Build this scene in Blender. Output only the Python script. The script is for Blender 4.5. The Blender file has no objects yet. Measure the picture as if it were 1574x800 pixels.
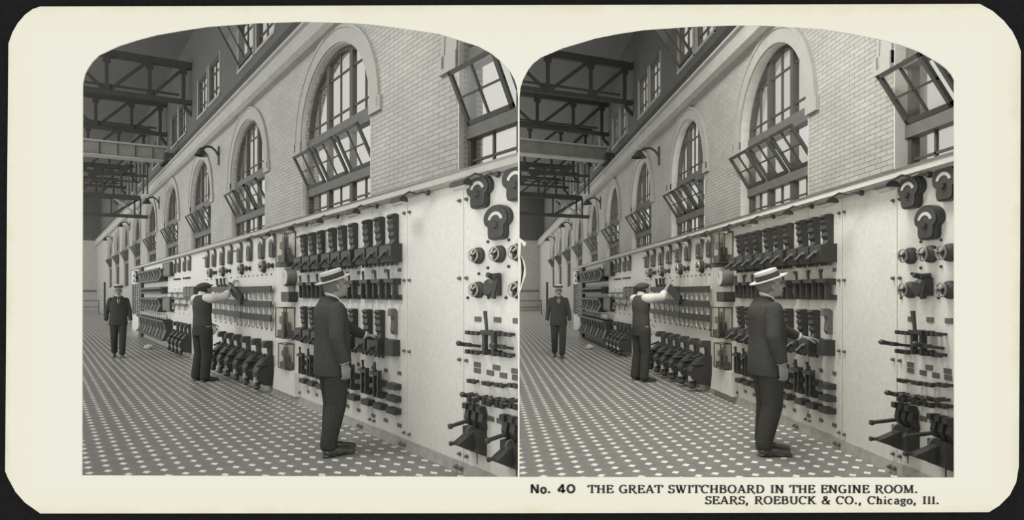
import bpy, bmesh, math, random
from mathutils import Vector, Matrix
from mathutils.geometry import tessellate_polygon
random.seed(7)
S = bpy.context.scene
COL = S.collection
PI = math.pi

# ------------------------------------------------------------------ camera, sky, exposure
FPX, EYE, YH = 860.0, 1.5, 452.0            # focal length in pixels of the 1574 px frame, eye height, horizon row
cam = bpy.data.cameras.new('camera'); cam.sensor_width = 36.0; cam.lens = 36.0 * FPX / 1574
cam.shift_y = (YH - 400) / 1574; cam.clip_start = 0.05; cam.clip_end = 300
co = bpy.data.objects.new('camera', cam); COL.objects.link(co)
co.location = (0, 0, EYE); co.rotation_euler = (PI / 2, 0, 0)
S.camera = co
S.view_settings.view_transform = 'Standard'; S.view_settings.look = 'None'
S.view_settings.gamma = 1.0; S.view_settings.exposure = 0.0
S.view_settings.use_curve_mapping = False

W = bpy.data.worlds.new('sky_with_fill'); S.world = W; W.use_nodes = True
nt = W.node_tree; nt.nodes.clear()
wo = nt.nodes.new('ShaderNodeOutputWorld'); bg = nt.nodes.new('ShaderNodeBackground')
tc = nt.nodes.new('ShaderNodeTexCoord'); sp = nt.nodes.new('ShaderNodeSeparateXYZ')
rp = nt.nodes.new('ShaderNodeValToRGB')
rp.color_ramp.elements[0].position = 0.58; rp.color_ramp.elements[0].color = (1, 1, .985, 1)  # sky made brighter out of view as fill for card and halls
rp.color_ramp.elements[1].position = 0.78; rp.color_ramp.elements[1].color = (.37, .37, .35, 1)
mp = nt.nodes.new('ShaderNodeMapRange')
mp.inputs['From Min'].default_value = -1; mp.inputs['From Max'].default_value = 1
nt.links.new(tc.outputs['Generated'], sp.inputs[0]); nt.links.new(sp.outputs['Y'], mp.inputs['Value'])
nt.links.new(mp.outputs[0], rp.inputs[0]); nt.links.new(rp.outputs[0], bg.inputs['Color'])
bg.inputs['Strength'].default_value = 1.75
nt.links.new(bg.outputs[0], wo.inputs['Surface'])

# ------------------------------------------------------------------ the two halls of the stereo pair
F0, C0, S0, L0, VPU = 890.0, 0.915, 0.4036, 973.0, 68.0
XB, XW, XC = 3.19, 4.18, 4.53               # board face, brick wall face, clerestory wall face (metres across the hall)
class Hall:
    def __init__(s, side, vpx, b):
        s.side, s.vpx, s.b = side, vpx, b
        s.th = math.atan((787 - vpx) / FPX)
        s.c, s.s = math.cos(s.th), math.sin(s.th)
        s.sx = s.c / C0; s.sy = (FPX / F0) * C0 / s.c
    def local(s, X, Y, h):
        z = (FPX / F0) * (X * S0 + Y * C0); xl = (X - s.b) * s.sx
        return Vector((xl, (z - xl * s.s) / s.c, h))
    def map(s, X, Y, h):
        l = s.local(X, Y, h)
        return Vector((l.x * s.c - l.y * s.s, l.x * s.s + l.y * s.c, h))
HALLS = [Hall('left', 68.0, 0.0), Hall('right', 750.0, 0.078)]
def P(u, v, X=XB):
    z = L0 * X / (u - VPU)
    return (X, (z - X * S0) / C0, EYE - (v - YH) * z / F0)
def yu(u, X=XB): return P(u, 400, X)[1]
def yq(q, X): return (L0 * X * q - X * S0) / C0
def PY(u, v, Y):
    X = (u - VPU) * Y * C0 / (L0 - (u - VPU) * S0); z = X * S0 + Y * C0
    return (X, Y, EYE - (v - YH) * z / F0)

# added fill lights, unseen above each picture, brightening board and floor
def lamp(name, h, X, Y, z, tx, ty, tz, sx, sy, power):
    l = bpy.data.lights.new(name, 'AREA'); l.shape = 'RECTANGLE'; l.size = sx; l.size_y = sy; l.energy = power
    l.color = (1, .99, .95)
    o = bpy.data.objects.new(name, l); COL.objects.link(o)
    a = h.map(X, Y, z); b = h.map(tx, ty, tz)
    o.location = a; o.rotation_euler = (b - a).to_track_quat('-Z', 'Y').to_euler()
FILL_POWER = {'left': (150, 60), 'right': (230, 90)}
for h_ in HALLS:
    r_ = h_.side == 'right'
    lamp('fill_light', h_, 1.6 if r_ else .2, 4.6, 5.6, 3.2, 7.5, 1.2, 1.6, 1.6, FILL_POWER[h_.side][0])
    if r_:
        lamp('fill_light', h_, 1.7, 8.5, 6.9, 2.6, 12.5, 0, 1.2, 2.0, 170)

# ------------------------------------------------------------------ materials
MATS = {}
TINT = (1.0, .985, .905)
def mat(name, v, rough=.7, noise=.12, scale=9, metal=0.0, bump=0, tint=TINT, spec=.3):
    if name in MATS: return MATS[name]
    m = bpy.data.materials.new(name); m.use_nodes = True; n = m.node_tree; bs = n.nodes['Principled BSDF']
    t = n.nodes.new('ShaderNodeTexCoord'); ns = n.nodes.new('ShaderNodeTexNoise')
    ns.inputs['Scale'].default_value = scale; ns.inputs['Detail'].default_value = 6; ns.inputs['Roughness'].default_value = .75
    r = n.nodes.new('ShaderNodeValToRGB')
    a, b = v * (1 - noise), v * (1 + noise)
    r.color_ramp.elements[0].position = .3; r.color_ramp.elements[1].position = .7
    r.color_ramp.elements[0].color = (a * tint[0], a * tint[1], a * tint[2], 1)
    r.color_ramp.elements[1].color = (b * tint[0], b * tint[1], b * tint[2], 1)
    n.links.new(t.outputs['Object'], ns.inputs['Vector']); n.links.new(ns.outputs['Fac'], r.inputs[0])
    n.links.new(r.outputs[0], bs.inputs['Base Color'])
    bs.inputs['Roughness'].default_value = rough; bs.inputs['Metallic'].default_value = metal
    bs.inputs['Specular IOR Level'].default_value = spec
    if bump:
        bp = n.nodes.new('ShaderNodeBump'); bp.inputs['Strength'].default_value = bump; bp.inputs['Distance'].default_value = .01
        n.links.new(ns.outputs['Fac'], bp.inputs['Height']); n.links.new(bp.outputs[0], bs.inputs['Normal'])
    MATS[name] = m; m['ramp'] = 1
    return m
marble = mat('pale_marble', .64, .45, .1, 24)
kerb_m = mat('kerb_stone', .36, .8, .25, 14)
cornice_m = mat('painted_cornice', .40, .6, .08, 6)
dark = mat('black_enamel', .044, .45, .35, 30, spec=.4)
dark2 = mat('dark_slate', .058, .6, .3, 25)
midm = mat('grey_iron', .13, .5, .2, 20)
steel = mat('worn_steel', .38, .35, .15, 20, metal=.5)
brass = mat('pale_brass', .5, .35, .1, 20, metal=.3)
dial_m = mat('dial_paper', .55, .6, .04, 10)
sashm = mat('window_wood', .075, .6, .15, 8)
sasht = mat('transom_wood', .12, .6, .15, 8)
archm = mat('arch_stone', .33, .7, .08, 5)
revm = mat('window_lit_reveal', .52, .8, .08, 8)  # pale colour imitates window light falling on the reveal
girdm = mat('girder_paint', .34, .7, .12, 3)
clerm = mat('clerestory_wall', .11, .9, .12, 2)
roofm = mat('roof_boards', .15, .9, .15, 14)
trussm = mat('truss_iron', .055, .8, .2, 6)
cranem = mat('crane_iron', .2, .7, .2, 3)
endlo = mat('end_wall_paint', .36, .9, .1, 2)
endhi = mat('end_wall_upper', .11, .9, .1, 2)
suit = mat('dark_wool', .062, .95, .25, 60, spec=.1)
trous = mat('dark_trouser_wool', .055, .95, .25, 60, spec=.1)
vestm = mat('waistcoat_wool', .075, .95, .25, 60, spec=.1)
shirt = mat('white_cotton', .66, .9, .1, 12)
skin = mat('skin', .27, .6, .12, 20)
hairm = mat('grey_hair', .16, .9, .4, 80)
hairdk = mat('dark_hair', .05, .9, .4, 80)
straw = mat('straw', .56, .8, .08, 50)
ribbon = mat('black_ribbon', .05, .7, .2, 30)
shoem = mat('polished_leather', .06, .22, .2, 20, spec=.8)
capm = mat('wool_cap', .07, .95, .3, 40)
eyem = mat('eye_dark', .06, .3, .1, 10)
ragm = mat('white_rag', .55, .9, .12, 30)
blackm = mat('black_backing', .0068, .95, .35, 40, tint=(1, .93, .97), spec=.05)
inkm = mat('printing_ink', .022, .8, .2, 60, tint=(1, .95, .85), spec=.1)
insul = mat('porcelain', .48, .4, .06, 20)
frm = mat('case_frame', .07, .5, .2, 20)
nplate = mat('name_plate_metal', .12, .5, .2, 30)

def uvmat(name, fn, rough=.7):
    m = bpy.data.materials.new(name); m.use_nodes = True; n = m.node_tree; bs = n.nodes['Principled BSDF']
    u = n.nodes.new('ShaderNodeUVMap'); bs.inputs['Roughness'].default_value = rough
    bs.inputs['Specular IOR Level'].default_value = .3
    fn(n, u.outputs[0], bs); MATS[name] = m; return m
def rgb(v, t=TINT): return (v * t[0], v * t[1], v * t[2], 1)
def fn_brick(n, uv, bs):
    b = n.nodes.new('ShaderNodeTexBrick'); n.links.new(uv, b.inputs['Vector'])
    b.inputs['Scale'].default_value = 1; b.inputs['Brick Width'].default_value = .21; b.inputs['Row Height'].default_value = .06
    b.inputs['Mortar Size'].default_value = .0045; b.inputs['Mortar Smooth'].default_value = .1
    b.inputs['Color1'].default_value = rgb(.46); b.inputs['Color2'].default_value = rgb(.40); b.inputs['Mortar'].default_value = rgb(.17)
    ns = n.nodes.new('ShaderNodeTexNoise'); ns.inputs['Scale'].default_value = 1.3; ns.inputs['Detail'].default_value = 5
    mx = n.nodes.new('ShaderNodeMix'); mx.data_type = 'RGBA'; mx.blend_type = 'MULTIPLY'; mx.inputs[0].default_value = .35
    n.links.new(uv, ns.inputs['Vector']); n.links.new(b.outputs['Color'], mx.inputs[6]); n.links.new(ns.outputs['Fac'], mx.inputs[7])
    n.links.new(mx.outputs[2], bs.inputs['Base Color'])
brickm = uvmat('glazed_brick', fn_brick, .5)
def mth(n, op, a, b=None):
    x = n.nodes.new('ShaderNodeMath'); x.operation = op
    for i, k in enumerate((a, b)):
        if k is None: continue
        if isinstance(k, (int, float)): x.inputs[i].default_value = k
        else: n.links.new(k, x.inputs[i])
    return x.outputs[0]
def fn_floor(n, uv, bs):
    s = n.nodes.new('ShaderNodeSeparateXYZ'); n.links.new(uv, s.inputs[0])
    px, py = .1465, .1655
    fx = mth(n, 'ABSOLUTE', mth(n, 'SUBTRACT', mth(n, 'FRACT', mth(n, 'DIVIDE', mth(n, 'ADD', s.outputs[0], px / 2 - 3.131 + px * 40), px)), .5))
    fy = mth(n, 'ABSOLUTE', mth(n, 'SUBTRACT', mth(n, 'FRACT', mth(n, 'DIVIDE', mth(n, 'ADD', s.outputs[1], py / 2 - 3.982 + py * 40), py)), .5))
    d = mth(n, 'LESS_THAN', mth(n, 'ADD', fx, fy), .255)
    # hairline joints of the octagon tiles
    j = mth(n, 'LESS_THAN', mth(n, 'MINIMUM', mth(n, 'SUBTRACT', .5, fx), mth(n, 'SUBTRACT', .5, fy)), .012)
    ns = n.nodes.new('ShaderNodeTexNoise'); ns.inputs['Scale'].default_value = 7; ns.inputs['Detail'].default_value = 8
    n.links.new(uv, ns.inputs['Vector'])
    r = n.nodes.new('ShaderNodeValToRGB'); r.color_ramp.elements[0].position = .3; r.color_ramp.elements[1].position = .7
    r.color_ramp.elements[0].color = rgb(.19); r.color_ramp.elements[1].color = rgb(.235); n.links.new(ns.outputs['Fac'], r.inputs[0])
    m0 = n.nodes.new('ShaderNodeMix'); m0.data_type = 'RGBA'; n.links.new(mth(n, 'MULTIPLY', j, .25), m0.inputs[0])
    n.links.new(r.outputs[0], m0.inputs[6]); m0.inputs[7].default_value = rgb(.1)
    m1 = n.nodes.new('ShaderNodeMix'); m1.data_type = 'RGBA'; n.links.new(d, m1.inputs[0])
    n.links.new(m0.outputs[2], m1.inputs[6]); m1.inputs[7].default_value = rgb(.78)
    n.links.new(m1.outputs[2], bs.inputs['Base Color'])
floorm = uvmat('octagon_and_dot_tile', fn_floor, .38)
def fn_card(n, uv, bs):
    s = n.nodes.new('ShaderNodeSeparateXYZ'); n.links.new(uv, s.inputs[0])
    ex = mth(n, 'MINIMUM', s.outputs[0], mth(n, 'SUBTRACT', 1574, s.outputs[0]))
    ey = mth(n, 'MINIMUM', s.outputs[1], mth(n, 'SUBTRACT', 800, s.outputs[1]))
    e = mth(n, 'MINIMUM', ex, ey)
    ns = n.nodes.new('ShaderNodeTexNoise'); ns.inputs['Scale'].default_value = .012; ns.inputs['Detail'].default_value = 9
    ns.inputs['Roughness'].default_value = .7; n.links.new(uv, ns.inputs['Vector'])
    e2 = mth(n, 'ADD', e, mth(n, 'MULTIPLY', mth(n, 'SUBTRACT', ns.outputs['Fac'], .5), 60))
    r = n.nodes.new('ShaderNodeValToRGB'); r.color_ramp.elements[0].position = 0; r.color_ramp.elements[1].position = .75
    r.color_ramp.elements[0].color = (.44, .41, .31, 1); r.color_ramp.elements[1].color = (.49, .48, .415, 1)
    e_ = r.color_ramp.elements.new(.22); e_.color = (.485, .468, .388, 1)
    n.links.new(mth(n, 'DIVIDE', e2, 90), r.inputs[0])
    n2 = n.nodes.new('ShaderNodeTexNoise'); n2.inputs['Scale'].default_value = .25; n2.inputs['Detail'].default_value = 6
    n.links.new(uv, n2.inputs['Vector'])
    mr = n.nodes.new('ShaderNodeMapRange'); mr.inputs['To Min'].default_value = .95; mr.inputs['To Max'].default_value = 1.03
    n.links.new(n2.outputs['Fac'], mr.inputs['Value'])
    mx = n.nodes.new('ShaderNodeMix'); mx.data_type = 'RGBA'; mx.blend_type = 'MULTIPLY'; mx.inputs[0].default_value = 1
    n.links.new(r.outputs[0], mx.inputs[6]); n.links.new(mr.outputs[0], mx.inputs[7])
    n.links.new(mx.outputs[2], bs.inputs['Base Color'])
cardm = uvmat('aged_cream_card', fn_card, .8); cardm.node_tree.nodes['Principled BSDF'].inputs['Specular IOR Level'].default_value = .1
def glassmat(name, t, gl=.06):
    m = bpy.data.materials.new(name); m.use_nodes = True; n = m.node_tree; n.nodes.clear()
    o = n.nodes.new('ShaderNodeOutputMaterial'); a = n.nodes.new('ShaderNodeBsdfTransparent'); g = n.nodes.new('ShaderNodeBsdfGlossy')
    a.inputs[0].default_value = rgb(t, (1, .99, .965)); g.inputs[0].default_value = (1, 1, 1, 1); g.inputs['Roughness'].default_value = .1
    x = n.nodes.new('ShaderNodeMixShader'); x.inputs[0].default_value = gl
    n.links.new(a.outputs[0], x.inputs[1]); n.links.new(g.outputs[0], x.inputs[2]); n.links.new(x.outputs[0], o.inputs[0])
    MATS[name] = m; return m
pane_m = glassmat('dusty_window_glass', .93)
caseglass = glassmat('case_glass', .965, .05)

# ------------------------------------------------------------------ mesh builder
class MB:
    def __init__(s): s.v = []; s.f = []
    def add(s, vs, fs):
        b = len(s.v); s.v += [tuple(x) for x in vs]; s.f += [tuple(i + b for i in f) for f in fs]; return s
    def box(s, x0, x1, y0, y1, z0, z1):
        return s.add([(x, y, z) for x in (x0, x1) for y in (y0, y1) for z in (z0, z1)],
                     [(0, 1, 3, 2), (4, 6, 7, 5), (0, 4, 5, 1), (2, 3, 7, 6), (0, 2, 6, 4), (1, 5, 7, 3)])
    def bar(s, p, q, w, h, up=(0, 0, 1)):
        p, q = Vector(p), Vector(q); d = (q - p).normalized(); u = Vector(up)
        if abs(d.dot(u)) > .97: u = Vector((1, 0, 0))
        a = d.cross(u).normalized(); b = a.cross(d)
        r = [p + a * i * w / 2 + b * j * h / 2 for i, j in ((-1, -1), (1, -1), (1, 1), (-1, 1))] + \
            [q + a * i * w / 2 + b * j * h / 2 for i, j in ((-1, -1), (1, -1), (1, 1), (-1, 1))]
        return s.add(r, [(0, 3, 2, 1), (4, 5, 6, 7), (0, 1, 5, 4), (1, 2, 6, 5), (2, 3, 7, 6), (3, 0, 4, 7)])
    def cyl(s, p, q, r0, r1=None, n=12):
        r1 = r0 if r1 is None else r1
        p, q = Vector(p), Vector(q); d = (q - p).normalized(); u = Vector((0, 0, 1)) if abs(d.z) < .9 else Vector((1, 0, 0))
        a = d.cross(u).normalized(); b = a.cross(d)
        vs = [c + (a * math.cos(2 * PI * i / n) + b * math.sin(2 * PI * i / n)) * r for c, r in ((p, r0), (q, r1)) for i in range(n)]
        return s.add(vs, [(i, (i + 1) % n, n + (i + 1) % n, n + i) for i in range(n)] + [tuple(range(n))[::-1], tuple(range(n, 2 * n))])
    def lathe(s, prof, axis='x', n=20, c=(0, 0, 0)):
        # prof: (distance along axis, radius)
        vs = []
        for a, r in prof:
            for i in range(n):
                t = 2 * PI * i / n; u, w = r * math.cos(t), r * math.sin(t)
                p = {'x': (a, u, w), 'y': (u, a, w), 'z': (u, w, a)}[axis]; vs.append((p[0] + c[0], p[1] + c[1], p[2] + c[2]))
        fs = []; m = len(prof)
        for k in range(m - 1):
            for i in range(n): fs.append((k * n + i, k * n + (i + 1) % n, (k + 1) * n + (i + 1) % n, (k + 1) * n + i))
        fs += [tuple(range(n))[::-1], tuple(range((m - 1) * n, m * n))]
        return s.add(vs, fs)
    def torus(s, c, R, r, axis='x', n=24, m=8, a0=0, a1=2 * PI):
        vs = []; full = abs(a1 - a0 - 2 * PI) < 1e-6; k = n if full else n + 1
        for i in range(k):
            t = a0 + (a1 - a0) * i / n
            for j in range(m):
                w = 2 * PI * j / m; rr = R + r * math.cos(w); o = r * math.sin(w)
                p = {'x': (o, rr * math.cos(t), rr * math.sin(t)), 'y': (rr * math.cos(t), o, rr * math.sin(t)), 'z': (rr * math.cos(t), rr * math.sin(t), o)}[axis]
                vs.append((p[0] + c[0], p[1] + c[1], p[2] + c[2]))
        fs = [(i * m + j, i * m + (j + 1) % m, ((i + 1) % k) * m + (j + 1) % m, ((i + 1) % k) * m + j) for i in range(n) for j in range(m)]
        return s.add(vs, fs)
    def tube(s, pts, r, n=8):
        for a, b in zip(pts, pts[1:]): s.cyl(a, b, r, r, n)
        return s
    def prism(s, poly, axis, a, b, holes=()):
        # poly in the two axes other than `axis`: x->(y,z)  y->(x,z)  z->(x,y)
        loops = [list(poly)] + [list(h) for h in holes]
        flat = [p for l in loops for p in l]
        tri = tessellate_polygon([[Vector((p[0], p[1], 0)) for p in l] for l in loops])
        def mk(p, t): return {'x': (t, p[0], p[1]), 'y': (p[0], t, p[1]), 'z': (p[0], p[1], t)}[axis]
        n = len(flat); vs = [mk(p, a) for p in flat] + [mk(p, b) for p in flat]
        fs = [tuple(t) for t in tri] + [tuple(i + n for i in t[::-1]) for t in tri]; o = 0
        for l in loops:
            k = len(l)
            for i in range(k): fs.append((o + i, o + (i + 1) % k, n + o + (i + 1) % k, n + o + i))
            o += k
        return s.add(vs, fs)
    def mesh(s, name, m, xf=None, uvf=None, smooth=False):
        me = bpy.data.meshes.new(name)
        me.from_pydata([tuple(xf(*p)) for p in s.v] if xf else s.v, [], s.f); me.update()
        if uvf:
            uv = me.uv_layers.new(name='UVMap')
            for p in me.polygons:
                for li in p.loop_indices: uv.data[li].uv = uvf(s.v[me.loops[li].vertex_index])
        bm = bmesh.new(); bm.from_mesh(me); bmesh.ops.recalc_face_normals(bm, faces=bm.faces); bm.to_mesh(me); bm.free()
        me.materials.append(m)
        if smooth:
            for p in me.polygons: p.use_smooth = True
            try: me.set_sharp_from_angle(angle=math.radians(40))
            except Exception: pass
        return me
    def build(s, name, m, parent=None, xf=None, uvf=None, smooth=False, label=None):
        o = bpy.data.objects.new(name, s.mesh(name, m, xf, uvf, smooth)); COL.objects.link(o)
        if parent: o.parent = parent
        if label: o['label'] = label
        return o
def tag(o, label=None, cat=None, group=None, kind=None):
    if label: o['label'] = label
    if cat: o['category'] = cat
    if group: o['group'] = group
    if kind: o['kind'] = kind
    return o
def empty(name): 
    o = bpy.data.objects.new(name, None); COL.objects.link(o); o.empty_display_size = .1; return o
KIDS = {}
def kids(o):
    return [c for c in bpy.data.objects if c.parent == o]
def copy_tree(o, parent=None, cache=None):
    c = o.copy(); COL.objects.link(c); c.parent = parent
    for ch in KIDS.get(o.name) or kids(o): copy_tree(ch, c)
    return c
USED = set()
HALL_OBJS = {'left': [], 'right': []}
def freeze(o):
    k = kids(o); KIDS[o.name] = k
    for c in k: freeze(c)
def place(proto, hall, X, Y, h, label, cat, group=None, scale=1, rot=0, kind=None, name=None):
    if proto.name not in KIDS: freeze(proto)
    if proto.name in USED: o = copy_tree(proto)
    else: USED.add(proto.name); o = proto
    if name: o.name = name
    o.location = hall.map(X, Y, h); o.rotation_euler = (0, 0, hall.th + rot)
    o.scale = (hall.sx * scale, hall.sy * scale, scale) if rot == 0 else (scale, scale, scale)
    tag(o, label, cat, group, kind); HALL_OBJS[hall.side].append(o)
    return o
ORD = ['rightmost', 'second from right', 'third from right', 'fourth from right', 'fifth from right', 'sixth from right',
       'seventh from right', 'eighth from right', 'ninth from right', 'tenth from right', 'eleventh from right', 'twelfth from right']
def reg(o, hall): HALL_OBJS[hall.side].append(o); return o

# ------------------------------------------------------------------ the card with its two picture openings
ZC = 3.25
def cpt(px, py, z=ZC): return ((px - 787) * z / FPX, EYE - (py - YH) * z / FPX)
OUT = [(62, 10), (50, 14), (38, 23), (27, 36), (19, 50), (13, 67), (11, 300), (8, 725), (12, 735), (24, 757), (38, 773), (62, 790),
       (790, 789.5), (1520, 788), (1536, 778), (1552, 762), (1562, 742), (1566, 718), (1568, 400), (1569, 78), (1563, 62), (1556, 48), (1543, 32), (1526, 17), (1506, 6), (790, 8)]
HL = [(126, 731.5), (127, 130), (130, 115), (135, 105), (142, 95), (152, 85), (182, 71), (210, 62), (240, 54), (280, 47), (320, 41), (395, 35.5), (460, 33.5),
      (535, 35), (575, 38), (610, 42.5), (675, 52), (735, 71), (755, 82), (772, 96), (783, 108), (791, 122), (795, 135), (796, 150), (796, 734)]
HR = [(798.5, 734), (798.5, 150), (800, 135), (804, 122), (812, 107), (820, 97), (832, 88), (865, 74), (915, 59), (950, 52), (990, 46), (1072, 40.5), (1130, 39), (1180, 39.5),
      (1265, 45), (1310, 52), (1350, 60), (1385, 69), (1412, 79), (1430, 89), (1445, 98), (1455, 106), (1462, 114), (1467, 123), (1467, 735)]
m = MB(); m.prism([cpt(*p) for p in OUT], 'y', ZC, ZC + .005, [[cpt(*p) for p in HL], [cpt(*p) for p in HR]])
card = m.build('stereo_card', cardm, uvf=lambda p: (p[0] * FPX / ZC + 787, YH - (p[2] - EYE) * FPX / ZC))
tag(card, 'aged cream stereo card mount with two arched pictures on black', 'card')
# backing board behind the card
def grow(poly, d):
    cx = sum(p[0] for p in poly) / len(poly); cy = sum(p[1] for p in poly) / len(poly)
    return [(p[0] + (d if p[0] > cx else -d), p[1] + (d if p[1] > cy else -d)) for p in poly]
bigh = [(122, 737), (122, 120), (150, 74), (330, 30), (1300, 30), (1450, 80), (1472, 120), (1472, 741)]
m = MB(); m.prism([(-9, -4), (9, -4), (9, 7), (-9, 7)], 'y', ZC + .03, ZC + .06, [[cpt(*p, ZC + .06) for p in bigh]])
o = m.build('backing_board', blackm); tag(o, 'matt black backing board behind the cream card', 'backdrop')
o['kind'] = 'structure'; del o['category']; o.name = 'card_backing'

# caption lettering: strokes with a broad pen (thick uprights, thin horizontals)
def arc(cx, cy, rx, ry, a0, a1, n=14):
    return [(cx + rx * math.cos(math.radians(a0 + (a1 - a0) * i / n)), cy + ry * math.sin(math.radians(a0 + (a1 - a0) * i / n))) for i in range(n + 1)]
G = {
 'T': (.78, [[(.39, 0), (.39, 1)], [(.03, .96), (.75, .96)], [(.03, .96), (.0, .72)], [(.75, .96), (.78, .72)]], [(.39, 0)]),
 'H': (.86, [[(.17, 0), (.17, 1)], [(.69, 0), (.69, 1)], [(.17, .5), (.69, .5)]], [(.17, 0), (.69, 0), (.17, 1), (.69, 1)]),
 'E': (.72, [[(.17, 0), (.17, 1)], [(.05, .04), (.66, .04)], [(.05, .96), (.62, .96)], [(.17, .52), (.5, .52)], [(.66, .04), (.69, .26)], [(.62, .96), (.64, .76)], [(.5, .42), (.5, .64)]], []),
 'G': (.84, [arc(.45, .5, .37, .48, 45, 315), [(.7, .02), (.7, .42)], [(.5, .42), (.84, .42)]], []),
 'R': (.84, [[(.17, 0), (.17, 1)], [(.05, .96), (.4, .96)] + arc(.42, .74, .22, .22, 90, -90) + [(.17, .52)], [(.4, .5), (.72, .0), (.86, -.04)]], [(.17, 0)]),
 'A': (.86, [[(.1, 0), (.42, 1)], [(.42, 1), (.74, 0)], [(.22, .34), (.62, .34)]], [(.1, 0), (.74, 0)]),
 'S': (.62, [arc(.31, .74, .22, .23, 25, 200, 8) + arc(.31, .27, .25, .25, 110, -160, 12), [(.53, .8), (.54, .98)], [(.06, .02), (.06, .24)]], []),
 'W': (1.12, [[(.12, 1), (.36, 0)], [(.36, 0), (.58, .9)], [(.5, 1), (.76, 0)], [(.76, 0), (1.0, 1)]], [(.12, 1), (1.0, 1), (.54, 1)]),
 'I': (.42, [[(.21, 0), (.21, 1)]], [(.21, 0), (.21, 1)]),
 'C': (.8, [arc(.43, .5, .36, .48, 50, 310), [(.7, .72), (.72, .98)]], []),
 'B': (.78, [[(.17, 0), (.17, 1)], [(.05, .96), (.4, .96)] + arc(.4, .75, .2, .21, 90, -90, 8) + [(.17, .54)], [(.4, .54)] + arc(.42, .29, .25, .25, 90, -90, 8) + [(.05, .04)]], []),
 'O': (.88, [arc(.44, .5, .36, .48, 0, 360, 22)], []),
 'D': (.86, [[(.17, 0), (.17, 1)], [(.05, .96), (.38, .96)] + arc(.4, .5, .36, .46, 90, -90, 12) + [(.05, .04)]], []),
 'N': (.88, [[(.15, 0), (.15, 1)], [(.15, 1), (.7, 0)], [(.7, 0), (.7, 1)]], [(.15, 0), (.7, 1), (.1, 1)]),
 'M': (1.04, [[(.15, 0), (.17, 1)], [(.17, 1), (.51, .05)], [(.51, .05), (.85, 1)], [(.87, 0), (.85, 1)]], [(.15, 0), (.87, 0), (.13, 1), (.88, 1)]),
 'K': (.86, [[(.17, 0), (.17, 1)], [(.68, 1), (.2, .45)], [(.34, .6), (.72, 0)]], [(.17, 0), (.17, 1), (.66, 1), (.74, 0)]),
 'U': (.84, [[(.16, 1), (.16, .35)] + arc(.42, .32, .26, .3, 180, 360, 10) + [(.68, 1)]], [(.16, 1), (.68, 1)]),
 '&': (.86, [[(.8, .5), (.5, .05)] + arc(.33, .26, .25, .24, 300, 120, 8) + [(.42, .6)] + arc(.36, .8, .14, .18, -20, 200, 8) + [(.72, .0), (.84, .04)]], []),
 'h': (.64, [[(.15, 0), (.15, 1)], [(.15, .5)] + arc(.32, .45, .16, .2, 130, 0, 6) + [(.48, 0)]], [(.15, 0), (.48, 0)]),
 'i': (.36, [[(.18, 0), (.18, .64)], [(.18, .84), (.18, .98)]], [(.18, 0)]),
 'c': (.54, [arc(.29, .32, .22, .31, 50, 310, 12)], []),
 'a': (.58, [arc(.28, .44, .17, .2, 150, 0, 6) + [(.45, .05), (.54, .02)], arc(.26, .18, .17, .17, 60, 330, 8)], []),
 'g': (.56, [arc(.26, .44, .18, .19, 0, 360, 12), arc(.27, -.08, .2, .17, 0, 360, 12), [(.4, .6), (.54, .64)]], []),
 'o': (.58, [arc(.29, .32, .22, .31, 0, 360, 16)], []),
 'l': (.36, [[(.18, 0), (.18, 1)]], [(.18, 0)]),
 '.': (.34, [[(.15, .0), (.15, .19)]], []),
 ',': (.34, [[(.15, .0), (.15, .19)], [(.17, .05), (.08, -.2)]], []),
 ' ': (.42, [], []),
 '4': (.8, [[(.55, 0), (.55, 1)], [(.55, 1), (.08, .3)], [(.08, .26), (.78, .26)]], []),
 '0': (.86, [arc(.42, .5, .32, .44, 0, 360, 20)], []),
}
def letters(text, x0, x1, base, cap, thick, thin, serif=True):
    adv = sum(G[c][0] for c in text) + .08 * len(text); k = (x1 - x0) / (adv * cap)
    mb = MB(); x = x0; y = ZC - .002
    for c in text:
        w, strokes, ser = G[c]
        def put(q): 
            a, b = cpt(x + q[0] * cap * k, base - q[1] * cap); return a, b
        for st in strokes:
            pl = [(p[0] * cap * k, p[1] * cap) for p in st]
            L, Rr = [], []
            for i, p in enumerate(pl):
                a = pl[max(0, i - 1)]; b = pl[min(len(pl) - 1, i + 1)]
                if st[0] == st[-1] and len(pl) > 4:
                    if i == 0: a = pl[-2]
                    if i == len(pl) - 1: b = pl[1]
                dx, dy = b[0] - a[0], b[1] - a[1]; d = math.hypot(dx, dy) or 1; dx /= d; dy /= d
                wd = (thin + (thick - thin) * abs(dy) ** 1.2) * cap / 2
                if c in '.': wd = thick * cap * .55
                if c in 'AMNW' and dx * dy > 0: wd = thin * cap * .62
                L.append((p[0] - dy * wd, p[1] + dx * wd)); Rr.append((p[0] + dy * wd, p[1] - dx * wd))
            for i in range(len(pl) - 1):
                vs = []
                for q in (L[i], Rr[i], Rr[i + 1], L[i + 1]):
                    a, b = cpt(x + q[0], base - q[1]); vs.append((a, y, b))
                mb.add(vs, [(0, 1, 2, 3)])
        if serif:
            for sx, sy in ser:
                vs = []; e = .17; t = thin * .75; yy = sy if sy < .5 else sy - t
                for q in ((sx - e, yy), (sx + e, yy), (sx + e, yy + t), (sx - e, yy + t)):
                    a, b = put(q); vs.append((a, y, b))
                mb.add(vs, [(0, 1, 2, 3)])
        x += (w + .08) * cap * k
    return mb
cap1 = letters('No. 40', 815, 886, 758.5, 13.2, .27, .22, False); a = letters('THE GREAT SWITCHBOARD IN THE ENGINE ROOM.', 904, 1412, 758.5, 12.3, .25, .12)
cap1.add(a.v, a.f); cap1.build('caption_title', inkm, card)
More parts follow.
